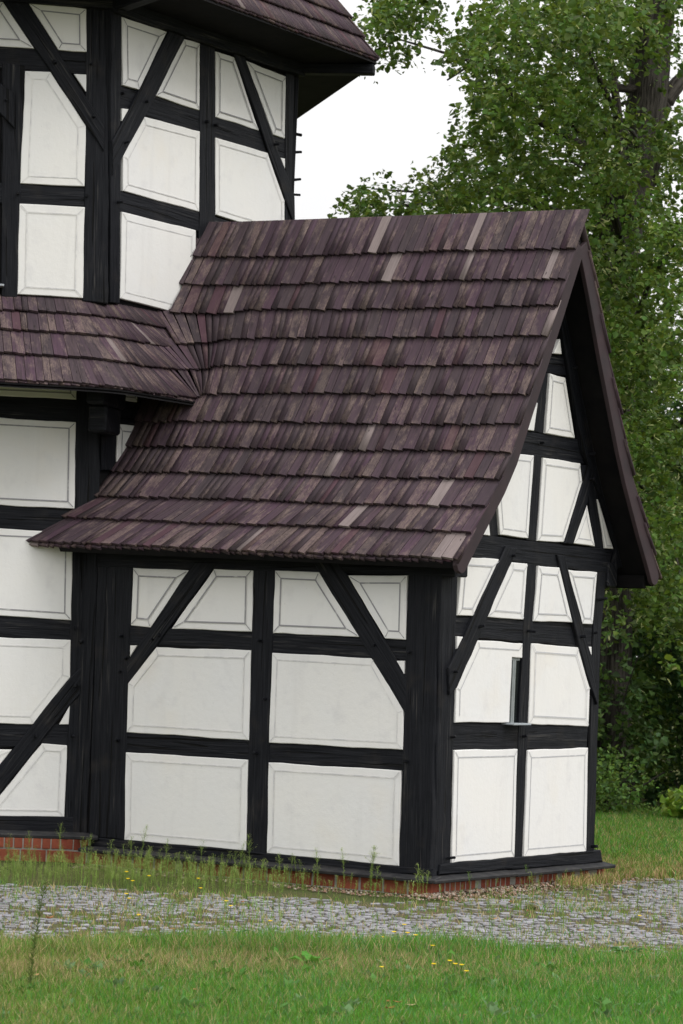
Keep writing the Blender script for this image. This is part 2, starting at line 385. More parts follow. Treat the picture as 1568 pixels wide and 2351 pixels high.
PANELS['B'] = [
 [(0.273,1.583),(0.91,1.593),(0.491,1.102),(0.231,1.099)],
 [(1.108,1.579),(1.382,1.579),(1.348,1.098),(0.714,1.102)],
 [(1.571,1.57),(1.951,1.572),(2.23,1.1),(1.521,1.09)],
 [(2.1,1.56),(2.66,1.563),(2.611,1.094),(2.41,1.092)],
 [(0.234,0.927),(0.331,0.925),(0.242,0.824)],
 [(0.577,0.901),(1.341,0.894),(1.344,0.768),(1.166,0.772),(1.161,0.219),(0.26,0.216),(0.252,0.504)],
 [(1.506,0.897),(2.358,0.883),(2.607,0.528),(2.61,0.181),(1.51,0.206)],
 [(2.538,0.893),(2.607,0.893),(2.614,0.803)],
 [(0.261,-0.011),(1.322,-0.008),(1.338,-0.931),(0.293,-0.936)],
 [(1.502,-0.022),(2.604,-0.008),(2.64,-0.93),(1.504,-0.932)],
 [(0.433,1.784),(0.718,1.784),(0.661,1.994)],
 [(1.037,2.507),(1.413,2.514),(1.369,1.797),(0.882,1.801),(0.801,2.147)],
 [(1.587,2.509),(2.269,2.512),(2.318,2.348),(2.015,1.8),(1.543,1.785)],
 [(2.411,2.159),(2.594,1.791),(2.178,1.797)],
 [(2.617,2.216),(2.958,1.788),(2.801,1.786)],
 [(1.649,3.249),(1.93,3.24),(2.147,2.726),(1.615,2.724)],
 [(1.451,2.974),(1.405,2.727),(1.254,2.724)],
 [(1.802,3.566),(1.843,3.437),(1.701,3.43)]]
TIMBERS['B'] = [
 ('corner_post',[(-0.005,1.5),(0.224,1.511),(0.295,-0.954),(0.068,-1.013)]),
 ('post',[(1.381,1.583),(1.561,1.591),(1.505,-0.942),(1.338,-0.94)]),
 ('post',[(2.659,1.576),(2.873,1.576),(2.804,0.922),(2.836,-0.947),(2.641,-0.94)]),
 ('tie_beam',[(0.37,1.779),(2.969,1.777),(2.894,1.569),(0.228,1.586)]),
 ('rail',[(0.207,1.096),(2.644,1.091),(2.639,0.889),(0.213,0.929)]),
 ('rail',[(0.24,0.216),(2.634,0.181),(2.628,-0.009),(0.24,-0.011)]),
 ('sill_beam',[(0.097,-0.942),(0.293,-0.933),(1.337,-0.928),(2.64,-0.929),(2.916,-0.928),(2.966,-1.042),(0.137,-1.023),(0.086,-1.023)]),
 ('brace',[(0.973,1.708),(1.182,1.706),(0.252,0.504),(0.134,0.442),(0.103,0.665),(0.242,0.819)]),
 ('brace',[(1.884,1.681),(2.02,1.684),(2.1,1.56),(2.41,1.092),(2.538,0.893),(2.627,0.785),(2.741,0.377),(2.607,0.528),(2.358,0.883)]),
 ('rail',[(1.106,2.716),(2.446,2.729),(2.472,2.51),(0.994,2.514)]),
 ('rail',[(1.57,3.412),(2.106,3.431),(2.127,3.273),(1.517,3.253)]),
 ('post',[(1.412,2.527),(1.586,2.53),(1.544,1.774),(1.37,1.782)]),
 ('post',[(0.614,2.073),(0.798,2.189),(0.883,1.789),(0.719,1.771)]),
 ('post',[(1.518,3.24),(1.648,3.254),(1.602,2.716),(1.418,2.722)]),
 ('brace',[(2.261,2.496),(2.5,2.508),(2.411,2.159),(2.179,1.787),(2.016,1.789),(2.318,2.348)]),
 ('post',[(2.407,2.508),(2.57,2.509),(2.802,1.775),(2.595,1.778)])]
PEGS['B'] = [(1.088,1.636),(0.568,1.012),(0.198,0.635),(1.434,1.004),(2.65,1.017),(2.379,0.978),(1.406,0.097),(0.215,0.099),(2.716,1.317),(0.219,-0.895),(2.758,-0.891),(2.045,3.338),(1.534,2.632),(2.4,2.605),(2.441,2.379)]
PANELS['L'] = [
 [(-1.135,3.048),(-0.203,3.045),(-0.202,2.904),(-1.128,2.9)],
 [(-1.119,2.705),(-0.196,2.702),(-0.173,1.931),(-1.083,1.93)],
 [(-1.074,1.722),(-0.181,1.721),(-0.157,0.939),(-1.038,0.96)],
 [(-1.032,0.762),(-0.153,0.765),(-0.144,0.434),(-0.447,0.006),(-0.996,-0)],
 [(-0.135,0.185),(-0.139,0.017),(-0.222,0.014)],
 [(-0.986,-0.224),(-0.629,-0.223),(-0.863,-0.554),(-0.97,-0.557)],
 [(-0.364,-0.159),(-0.143,-0.169),(-0.14,-0.8),(-0.821,-0.808),(-0.768,-0.698)]]
TIMBERS['L'] = [
 ('corner_post',[(-0.202,3.09),(0.009,3.102),(0.064,1.399),(0.107,-0.985),(-0.132,-0.992)]),
 ('rail',[(-1.129,2.907),(-0.165,2.903),(-0.159,2.703),(-1.12,2.706)]),
 ('rail',[(-1.084,1.934),(-0.144,1.935),(-0.142,1.721),(-1.074,1.726)]),
 ('rail',[(-1.038,0.96),(-0.119,0.939),(-0.114,0.759),(-1.029,0.765)]),
 ('rail',[(-0.996,-0),(-0.112,0.018),(-0.113,-0.164),(-0.986,-0.224)]),
 ('sill_beam',[(-0.958,-0.812),(0.099,-0.791),(0.105,-0.937),(-0.952,-0.953)]),
 ('brace',[(0.029,0.623),(0.031,0.366),(-0.135,0.185),(-0.75,-0.664),(-0.952,-0.949),(-0.964,-0.694),(-0.725,-0.353),(-0.144,0.434)])]
PEGS['L'] = [(-0.111,0.875),(-0.056,0.753),(-0.082,0.361),(-0.432,-0.092),(-0.101,-0.079)]
PANELS['M'] = [
 [(0.29,3.063),(0.574,3.077),(0.57,2.942),(0.294,2.933)],
 [(0.301,2.721),(0.557,2.728),(0.561,2.271),(0.312,2.253)]]
TIMBERS['M'] = [
 ('corner_post',[(0.065,3.103),(0.269,3.108),(0.308,2.302),(0.093,2.286)]),
 ('rail',[(0.258,2.918),(0.801,2.947),(0.817,2.728),(0.272,2.721)])]
PEGS['M'] = []
PANELS['U'] = [
 [(-1.292,6.414),(-1.013,6.42),(-0.717,6.023),(-1.274,6.014)],
 [(-0.792,6.43),(-0.27,6.415),(-0.249,6.025),(-0.504,6.025)],
 [(-0.354,5.82),(-0.24,5.823),(-0.232,5.655)],
 [(-0.789,5.814),(-0.564,5.822),(-0.227,5.362),(-0.215,4.815),(-0.785,4.803)],
 [(-0.785,4.623),(-0.198,4.63),(-0.183,3.813),(-0.765,3.813)]]
TIMBERS['U'] = [
 ('corner_post',[(-0.272,6.467),(-0.068,6.43),(0.042,3.775),(-0.186,3.787)]),
 ('post',[(-0.996,5.876),(-0.792,5.865),(-0.767,3.778),(-0.908,3.779)]),
 ('brace',[(-1.04,6.468),(-0.828,6.484),(-0.059,5.356),(-0.058,5.14)]),
 ('rail',[(-1.274,6.018),(-0.235,6.026),(-0.226,5.827),(-1.264,5.812)]),
 ('rail',[(-1.217,4.792),(-0.198,4.816),(-0.181,4.629),(-1.208,4.611)]),
 ('bracket',[(-1.106,5.696),(-1.004,5.686),(-0.878,5.609),(-0.86,5.287),(-0.992,5.412),(-1.098,5.507)])]
PEGS['U'] = [(-0.185,4.734),(-0.205,5.92),(-0.166,5.435),(-0.798,4.716),(-0.955,5.538),(-0.52,5.903)]
PANELS['V'] = [
 [(0.096,6.376),(0.776,6.38),(0.397,5.772),(0.157,5.767)],
 [(1.039,6.369),(1.299,6.38),(1.336,5.755),(0.644,5.766)],
 [(0.155,5.556),(0.254,5.567),(0.164,5.441)],
 [(0.48,5.542),(1.357,5.56),(1.4,4.809),(0.226,4.821),(0.203,5.135)],
 [(0.223,4.63),(1.358,4.628),(1.406,3.816),(0.252,3.85)],
 [(1.56,6.357),(1.858,6.361),(2.322,5.739),(1.6,5.741)],
 [(2.049,6.366),(2.739,6.347),(2.768,5.739),(2.568,5.742)],
 [(2.699,5.539),(2.776,5.542),(2.783,5.44)],
 [(1.614,5.547),(2.483,5.549),(2.806,5.132),(2.832,4.787),(1.668,4.822)]]
TIMBERS['V'] = [
 ('corner_post',[(-0.059,6.412),(0.093,6.41),(0.256,3.798),(0.115,3.798)]),
 ('post',[(1.294,6.448),(1.547,6.454),(1.688,4.503),(1.423,4.502)]),
 ('corner_post',[(2.732,6.44),(2.873,6.445),(3.021,4.464),(2.859,4.471)]),
 ('rail',[(0.121,5.762),(1.336,5.754),(2.801,5.739),(2.809,5.54),(1.357,5.554),(0.136,5.556)]),
 ('rail',[(0.189,4.82),(1.4,4.808),(2.07,4.797),(2.89,4.777),(2.903,4.599),(1.358,4.629),(0.195,4.631)]),
 ('brace',[(0.81,6.437),(1.102,6.462),(0.481,5.533),(0.049,4.928),(0.021,5.234),(0.254,5.567)]),
 ('brace',[(1.805,6.442),(1.973,6.449),(2.959,5.194),(2.988,4.895),(2.806,5.132)])]
PEGS['V'] = [(0.155,4.708),(0.16,5.693),(0.485,5.675),(0.201,5.248),(1.45,5.669),(1.596,5.662),(2.559,5.643),(1.477,6.44),(1.949,6.42)]
CLUMPS = [(-8.50,11.80,9.31),(-7.64,11.26,9.24),(-8.11,11.84,9.35),(-8.09,11.23,9.03),(-8.15,11.85,9.00),(-8.57,12.25,9.61),(-8.46,12.09,9.30),(-8.09,11.64,9.36),(-7.64,11.84,9.27),(-8.06,12.16,9.36),(-7.40,10.59,8.76),(-7.82,11.07,8.83),(-7.29,10.75,9.01),(-7.35,10.82,8.46),(-8.14,12.51,9.49),(-7.41,11.22,9.24),(-3.36,10.85,5.06),(-5.22,8.74,5.96),(-3.21,9.01,6.42),(-6.68,13.53,8.49),(-7.79,14.46,7.66),(-5.56,10.59,7.06),(-6.08,12.04,8.80),(-5.40,14.51,6.44),(-5.30,14.66,4.79),(-3.94,10.88,4.48),(-4.96,10.16,6.98),(-6.07,12.81,7.65),(-5.37,11.53,8.58),(-6.43,13.04,7.20),(-8.08,14.43,8.81),(-5.40,9.52,6.92),(-7.68,12.27,7.08),(-3.32,10.29,3.46),(-2.71,9.27,5.70),(-7.49,13.30,7.50),(-5.57,11.42,8.26),(-6.36,15.98,6.67),(-5.21,12.93,5.50),(-5.49,12.72,6.28),(-5.96,13.36,7.70),(-6.05,11.95,9.16),(-5.24,13.68,5.86),(-7.03,13.14,7.54),(-5.67,10.81,7.54),(-5.30,12.01,8.34),(-6.27,12.18,6.87),(-3.25,10.22,4.07),(-7.62,12.73,7.16),(-5.61,13.34,6.93),(-5.54,11.41,7.27),(-3.76,10.89,3.58),(-6.74,14.34,6.94),(-5.66,11.92,8.19),(-4.93,8.96,7.85),(-4.97,12.79,3.92),(-3.20,9.54,4.69),(-5.82,14.16,5.97),(-4.49,9.72,7.48),(-5.00,14.08,9.62),(-6.06,11.05,6.54),(-6.07,15.81,9.41),(-5.29,14.34,7.77),(-6.42,14.46,6.08),(-7.37,11.95,7.10),(-5.00,9.73,7.43),(-4.41,10.26,8.54),(-7.37,13.01,8.12),(-4.55,10.99,7.36),(-7.68,13.52,7.72),(-6.75,15.52,9.72),(-4.31,12.57,6.94),(-5.76,15.04,6.87),(-3.73,9.59,7.02),(-3.97,11.96,4.81),(-4.13,8.85,8.04),(-5.52,9.84,6.81),(-7.55,13.87,8.24),(-4.57,11.17,6.83),(-4.93,12.37,7.20),(-4.21,8.56,7.35),(-4.64,11.63,5.22),(-6.09,12.39,7.13),(-6.57,14.05,7.99),(-3.60,9.72,8.37),(-4.05,10.11,6.89),(-4.71,12.98,9.13),(-6.02,9.53,6.10),(-4.44,12.99,7.28),(-5.54,12.90,9.12),(-5.77,10.95,6.91),(-3.74,9.69,4.51),(-5.32,9.58,8.44),(-6.87,15.93,4.36),(-4.13,11.57,6.28),(-6.92,14.00,8.30),(-6.77,12.41,8.42),(-8.60,14.68,9.72),(-7.04,13.69,9.76),(-5.91,15.91,6.94),(-2.89,9.41,4.73),(-3.55,8.62,8.04),(-5.67,14.27,7.94),(-6.68,15.87,6.21),(-4.85,12.62,6.01),(-7.37,12.28,6.93),(-4.85,8.72,7.38),(-5.17,13.38,5.43),(-5.75,13.41,6.48),(-4.98,8.53,5.90),(-5.16,9.09,7.11),(-4.23,8.31,8.04),(-4.01,10.21,6.48),(-6.11,15.03,7.16),(-4.23,11.45,4.39),(-6.27,12.30,8.48),(-5.55,9.05,6.12),(-6.12,13.66,7.89),(-3.91,10.30,8.69),(-6.68,14.84,8.12),(-3.15,10.19,6.01),(-6.76,14.14,9.75),(-4.78,9.47,7.58),(-4.71,8.67,6.90),(-6.44,16.01,7.62),(-7.74,13.71,9.14),(-6.12,16.16,6.16),(-5.65,13.03,5.81),(-5.07,11.49,7.95),(-4.31,10.60,8.15),(-5.43,13.09,4.10),(-5.63,10.20,8.37),(-3.96,11.39,4.82),(-6.33,15.14,6.15),(-5.57,14.31,7.30),(-6.55,12.75,8.05),(-4.62,11.87,3.81),(-4.79,10.64,6.53),(-3.53,9.37,5.24),(-6.44,11.35,8.27),(-6.33,11.75,8.39),(-6.60,14.51,7.84),(-6.12,14.11,6.41),(-6.20,11.39,6.81),(-5.99,13.09,9.20),(-6.31,14.65,7.38),(-8.48,13.79,7.01),(-5.10,10.32,7.54),(-5.96,11.48,7.47),(-7.59,14.16,9.43),(-2.93,9.95,5.68),(-4.14,11.82,7.10),(-4.75,11.30,7.39),(-6.75,12.90,7.34),(-3.71,10.71,4.30),(-8.11,12.84,7.01),(-6.69,13.69,9.40),(-5.51,10.57,7.76),(-5.79,10.38,6.43),(-6.44,16.09,9.07),(-2.85,9.80,6.83),(-5.70,14.16,8.81),(-4.97,13.08,6.65),(-6.49,15.43,9.14),(-3.73,8.98,8.09),(-6.63,11.11,8.59),(-6.60,15.27,6.52),(-4.41,9.27,6.24),(-5.65,13.37,9.32),(-4.06,9.46,6.65),(-4.66,10.98,8.72),(-4.87,12.48,3.82),(-3.99,12.05,5.69),(-5.33,13.97,4.79),(-5.48,13.03,5.11),(-8.31,14.68,8.64),(-7.12,14.52,8.63),(-5.63,14.42,9.07),(-5.52,13.01,8.41),(-5.18,11.47,6.81),(-5.83,14.52,8.54),(-5.04,9.86,7.73),(-6.33,10.76,8.55),(-7.11,15.35,7.73),(-5.51,14.98,5.22),(-4.71,11.37,8.89),(-4.05,9.06,7.24),(-3.62,10.33,5.47),(-6.22,15.57,10.01),(-4.26,12.74,7.71),(-5.90,15.78,5.34),(-3.83,11.58,5.57),(-4.69,13.08,6.22),(-3.12,10.29,4.74),(-5.56,15.30,6.34),(-5.81,14.88,7.19),(-6.89,11.86,7.31),(-7.24,15.01,9.76),(-6.12,14.31,9.32),(-6.71,13.80,7.06),(-4.45,12.73,4.96),(-6.27,14.32,6.82),(-3.23,10.52,7.13),(-4.32,11.87,8.67),(-6.56,10.95,6.75),(-7.46,15.28,7.47),(-6.44,14.94,4.99),(-3.69,10.93,5.57),(-7.17,12.78,9.49),(-5.60,11.93,8.81),(-6.49,16.12,5.15),(-3.44,8.63,7.61),(-6.13,15.80,4.95),(-6.41,16.23,4.80),(-5.17,9.20,6.22),(-7.79,15.12,7.28),(-4.31,12.36,6.31),(-4.78,13.13,3.96),(-5.11,12.12,9.16),(-6.42,13.53,7.13),(-8.01,13.24,6.70),(-4.75,11.75,9.11),(-4.79,9.16,8.11),(-5.90,15.81,6.40),(-6.27,11.32,7.70),(-6.01,15.59,5.63),(-5.60,9.57,8.24),(-4.47,11.62,7.49),(-4.26,12.52,6.00),(-4.79,11.94,8.61),(-8.05,14.11,9.08),(-4.69,8.38,7.75),(-5.84,9.51,6.44),(-6.31,15.40,9.42),(-5.41,14.98,5.55),(-3.51,9.03,6.71),(-4.93,13.44,9.45),(-6.34,11.42,9.04),(-5.60,14.17,4.84),(-6.27,14.91,7.95),(-5.22,14.04,7.20),(-3.09,10.04,5.23),(-5.75,14.35,6.25),(-3.80,8.37,8.25),(-4.66,9.52,7.93),(-4.23,8.74,6.14),(-3.96,11.01,6.49),(-3.61,11.13,7.17),(-8.33,13.50,6.86),(-6.04,9.93,6.38),(-6.14,10.40,6.20),(-3.26,10.47,5.73),(-5.83,12.36,7.91),(-5.97,15.79,10.03),(-6.16,15.06,10.00),(-5.86,13.54,8.34),(-8.18,13.76,7.81),(-4.63,10.30,8.80),(-3.94,9.20,6.90),(-4.45,10.29,6.29),(-4.93,10.50,8.76),(-3.67,10.34,6.30),(-4.55,10.44,7.83),(-3.46,8.92,7.16),(-3.68,9.93,3.55),(-3.38,10.97,5.89),(-4.45,11.49,4.85),(-5.95,12.56,8.18),(-7.96,13.24,7.57),(-6.41,15.44,5.98),(-5.59,13.69,6.11),(-3.13,10.55,4.42),(-6.67,13.61,8.16),(-6.55,12.05,7.11),(-5.76,12.43,9.09),(-4.01,11.87,8.45),(-5.45,15.19,7.64),(-5.52,9.18,8.26),(-6.74,15.65,4.57),(-4.52,8.70,7.26),(-4.46,9.01,7.63),(-6.58,12.02,9.05),(-5.34,12.84,6.56),(-6.22,16.22,6.97),(-6.37,14.56,9.28),(-5.40,13.54,8.91),(-3.65,10.36,4.85),(-5.15,12.35,7.80),(-7.55,14.55,7.23),(-6.47,12.75,6.64),(-6.10,13.77,6.97),(-7.09,15.40,8.75),(-4.18,12.59,4.72),(-5.40,12.48,8.66),(-5.51,10.23,8.82),(-3.87,9.58,6.18),(-4.73,9.10,8.48),(-5.72,14.53,4.86),(-3.31,9.21,5.57),(-4.75,8.95,6.48),(-8.26,14.16,9.53),(-6.08,12.31,9.04),(-5.17,11.08,8.84),(-4.39,13.18,3.84),(-5.40,13.54,4.98),(-7.75,13.25,6.99),(-4.81,11.80,7.06),(-5.50,14.85,4.69),(-3.07,10.21,6.96),(-4.74,9.92,6.71),(-5.52,9.78,7.42),(-7.39,13.96,9.71),(-6.18,14.14,8.30),(-3.61,11.45,4.70),(-5.50,12.63,6.35),(-4.43,8.04,7.19),(-5.47,12.69,5.59),(-6.96,15.98,4.84),(-5.53,9.77,6.36),(-3.95,10.16,4.89),(-5.00,10.99,8.06),(-3.42,9.95,4.43),(-6.17,15.18,5.40),(-6.17,12.84,6.88),(-4.17,11.52,8.77),(-4.30,8.80,6.58),(-5.08,14.34,7.53),(-6.55,14.37,8.20),(-4.92,11.64,5.85),(-6.97,15.81,5.98),(-4.05,11.65,5.17),(-7.12,15.11,8.49),(-6.52,14.26,8.81),(-3.52,8.87,5.63),(-5.97,14.84,4.11),(-5.23,10.63,6.98),(-7.72,10.93,6.49),(-7.97,10.85,6.40),(-8.17,11.38,6.75),(-7.51,11.05,6.40),(-8.21,11.54,6.89),(-7.77,11.05,6.38),(-8.39,11.89,6.55),(-8.21,12.04,6.55),(-8.28,11.67,6.53),(-7.77,11.81,6.52),(-8.18,11.33,6.45),(-7.82,11.10,6.67),(-7.79,12.01,6.55),(-6.12,15.76,2.03),(-4.30,11.21,3.35),(-4.11,10.74,2.00),(-5.88,14.46,1.66),(-4.38,10.67,5.56),(-4.02,10.26,5.32),(-5.06,14.71,1.38),(-5.31,14.34,1.45),(-5.77,13.54,5.13),(-6.05,14.48,3.31),(-3.81,11.73,2.10),(-4.56,11.58,4.78),(-4.06,11.11,2.59),(-5.09,12.59,3.09),(-5.26,12.76,2.50),(-5.57,14.35,3.21),(-5.61,14.18,4.98),(-5.77,13.53,4.65),(-5.95,14.74,2.70),(-4.19,12.28,3.12),(-6.37,15.73,2.90),(-5.33,14.87,2.98),(-6.30,14.41,5.34),(-4.22,12.21,2.72),(-5.36,13.32,2.38),(-5.86,14.32,3.64),(-5.43,14.63,4.52),(-6.24,16.21,2.06),(-4.60,13.03,2.65),(-6.41,15.72,4.89),(-6.19,14.96,5.21),(-5.81,13.44,5.59),(-5.18,14.93,1.96),(-6.52,14.52,6.16),(-4.24,12.64,1.26),(-3.67,10.61,4.52),(-3.43,10.64,2.56),(-5.76,14.99,1.98),(-4.91,12.12,5.39),(-3.92,10.96,3.63),(-4.35,12.87,1.47),(-6.59,15.53,5.54),(-6.07,15.91,2.86),(-6.38,15.35,1.45),(-4.99,12.16,4.08),(-3.37,11.33,2.68),(-3.60,10.48,2.23),(-4.30,11.56,2.76),(-5.76,13.16,5.98),(-4.36,12.66,1.97),(-5.11,13.82,1.79),(-3.63,10.70,3.36),(-5.88,16.36,2.91),(-3.82,11.56,3.35),(-5.88,13.84,4.32),(-4.28,11.81,2.14),(-4.62,12.33,2.64),(-4.25,10.58,4.60),(-4.30,12.19,2.25),(-5.15,13.40,4.90),(-5.40,14.86,1.52),(-3.34,10.18,3.29),(-5.50,14.61,3.44),(-6.29,16.49,2.46),(-5.75,13.97,3.65),(-4.12,12.35,1.76),(-6.59,14.88,5.23),(-4.01,10.66,3.16),(-6.50,16.06,3.05),(-6.09,14.29,4.57),(-4.06,10.56,3.87),(-4.42,11.78,4.56),(-4.73,12.19,3.76),(-3.55,10.72,4.21),(-4.78,11.89,5.08),(-3.78,9.79,4.85),(-3.54,10.82,1.98),(-3.70,11.22,3.37),(-4.34,11.09,4.89),(-5.84,14.03,2.82),(-5.43,14.03,2.60),(-3.13,10.38,2.35),(-4.79,12.97,1.63),(-6.90,16.06,2.91),(-3.34,11.06,2.26),(-4.68,13.13,2.27),(-5.14,12.66,3.53),(-4.67,11.96,2.38),(-6.68,15.70,2.60),(-4.45,12.79,2.44),(-4.90,14.20,1.28),(-5.50,13.64,4.83),(-4.74,13.86,1.75),(-4.75,12.33,2.04),(-3.04,10.43,3.40),(-3.81,10.25,4.89),(-3.58,10.12,1.37),(-6.88,15.83,5.50),(-5.77,15.41,3.45),(-4.07,10.54,5.00),(-4.34,11.35,2.09),(-6.33,15.58,4.14),(-5.74,16.12,2.05),(-6.31,15.27,5.34),(-4.75,13.80,2.47),(-3.72,11.58,2.60),(-3.31,11.00,1.55),(-4.75,12.65,3.63),(-6.02,15.86,1.67),(-5.61,12.98,5.61),(-3.91,10.30,3.47),(-4.47,13.03,3.68),(-5.48,13.74,1.80),(-5.28,15.04,3.29),(-6.05,16.28,2.37),(-6.12,14.79,2.12),(-6.45,15.88,3.54),(-5.65,15.52,2.57),(-4.92,13.90,2.79),(-6.56,15.14,3.70),(-3.98,11.36,4.32),(-4.66,12.70,4.34),(-3.82,11.90,2.87),(-5.42,12.66,5.88),(-5.32,13.06,3.82),(-4.57,11.64,3.20),(-6.34,14.23,6.12),(-4.97,13.39,4.44),(-4.11,12.92,1.75),(-4.42,13.47,1.26),(-6.45,16.67,0.47),(-5.33,14.99,-0.18),(-5.74,14.52,-0.32),(-7.21,17.25,0.15),(-6.32,15.83,0.37),(-7.08,17.04,0.76),(-6.54,16.82,1.56),(-6.70,17.91,0.72),(-5.41,14.97,0.48),(-7.35,18.28,1.00),(-6.47,17.44,0.29),(-6.48,17.38,-0.81),(-7.17,17.52,1.35),(-7.46,17.16,1.70),(-5.15,14.86,0.70),(-6.34,15.21,0.59),(-6.77,15.96,0.69),(-6.42,16.94,-0.46),(-5.96,16.75,1.19),(-5.84,14.73,0.74),(-5.76,15.22,0.06),(-6.82,15.98,1.53),(-5.15,14.82,1.70),(-6.18,16.70,0.92),(-7.52,18.20,0.43),(-5.95,15.48,1.23),(-5.79,16.00,0.77),(-6.25,14.61,1.70),(-6.73,16.47,-0.95),(-6.53,15.34,0.34),(-6.13,16.94,-0.93),(-5.60,15.37,0.84),(-6.32,16.49,1.62),(-6.57,17.47,1.32),(-6.19,15.19,-0.16),(-6.36,16.27,-0.53),(-6.11,14.58,1.25),(-6.47,16.82,1.09),(-6.77,17.86,0.04),(-6.93,16.69,-0.26),(-6.84,16.92,-0.01),(-6.93,16.34,1.07),(-5.89,15.92,0.47),(-7.65,17.99,-0.65),(-6.46,16.13,1.20),(-7.11,16.27,1.54),(-7.42,17.08,-0.37),(-6.91,16.26,-0.27),(-7.13,18.08,1.48),(-6.74,18.40,0.49),(-5.84,16.56,0.21),(-7.52,17.38,1.28),(-6.79,17.36,0.97),(-7.19,18.49,-0.38),(-6.84,16.55,1.32),(-7.39,17.66,0.13),(-5.82,15.91,1.57),(-6.46,16.18,0.13),(-7.75,17.71,0.51),(-6.89,17.64,-0.29),(-5.94,14.46,0.93),(-6.06,15.53,0.61),(-6.58,18.04,-0.46),(-5.68,14.84,1.57),(-6.08,14.67,-0.79),(-5.48,15.30,1.53),(-6.29,15.63,0.10),(-7.20,17.26,-0.82),(-5.93,15.77,-0.14),(-7.13,18.10,0.49),(-7.16,17.12,1.18),(-7.46,17.03,1.29),(-6.49,17.10,0.83),(-7.44,18.00,-0.07),(-7.38,17.92,1.29),(-7.12,17.87,0.02),(-6.44,15.83,-0.14),(-6.66,18.20,1.11),(-6.79,15.99,1.08),(-7.36,18.39,-0.67),(-6.97,17.98,-0.79),(-7.68,18.00,-1.01),(-5.97,16.24,0.40),(-6.90,16.58,1.66),(-5.93,14.28,-0.69),(-7.09,16.31,0.76),(-5.43,14.87,-0.78),(-6.14,15.94,1.67),(-5.35,14.64,0.10),(-7.52,17.43,0.44),(-5.81,14.81,-0.16),(-5.49,15.51,-0.09),(-5.99,15.55,1.76),(-5.59,14.49,1.75),(-6.18,16.05,-0.84),(-7.05,17.61,2.79),(-5.97,15.66,3.20),(-7.06,17.79,1.74),(-6.00,16.56,3.78),(-6.17,16.58,4.13),(-5.95,15.97,3.37),(-7.34,17.54,2.19),(-6.61,17.07,1.65),(-6.13,15.81,2.05),(-7.13,18.58,1.79),(-7.21,17.66,4.00),(-7.52,17.08,2.47),(-5.91,16.55,2.28),(-7.28,16.69,1.77),(-6.34,17.35,1.81),(-6.90,18.23,3.79),(-6.41,17.36,4.18),(-7.03,18.35,2.61),(-6.52,15.90,2.38),(-6.40,17.43,2.28),(-6.08,16.22,1.54),(-6.93,16.86,2.41),(-6.65,15.83,3.73),(-6.57,16.54,2.15),(-7.31,17.75,2.99),(-6.76,18.15,2.31),(-7.42,18.34,3.77),(-6.98,16.27,1.93),(-7.03,16.47,3.82),(-6.77,15.98,1.66),(-7.00,17.35,3.60),(-6.07,15.69,4.01),(-7.01,18.80,2.20),(-7.14,17.17,2.60),(-7.05,16.92,4.08),(-6.82,18.47,1.55),(-7.10,18.65,3.64),(-6.51,16.17,3.89),(-6.40,17.28,1.46),(-6.18,16.22,2.96),(-7.02,16.53,3.47),(-7.55,18.06,2.38),(-7.21,17.10,2.14),(-6.50,17.56,3.86),(-7.49,18.68,3.47),(-7.24,17.01,3.62),(-6.70,16.12,3.31),(-7.13,18.45,2.25),(-6.04,16.27,2.41),(-6.72,17.48,3.42),(-6.76,17.43,1.96),(-6.52,15.65,2.60),(-7.54,18.04,3.18),(-7.81,18.04,2.70),(-7.91,18.46,3.26),(-7.53,17.04,3.32),(-6.84,15.85,2.11),(-6.62,15.37,2.27),(-5.84,15.96,2.29),(-7.46,17.38,1.90),(-7.23,18.03,2.16),(-6.79,15.66,2.96),(-6.65,17.69,2.36),(-6.36,17.05,2.24),(-7.41,16.89,1.52),(-7.74,18.60,2.60),(-7.20,18.07,3.36),(-7.12,18.78,2.52),(-6.37,16.53,2.56),(-6.45,17.40,2.82)]
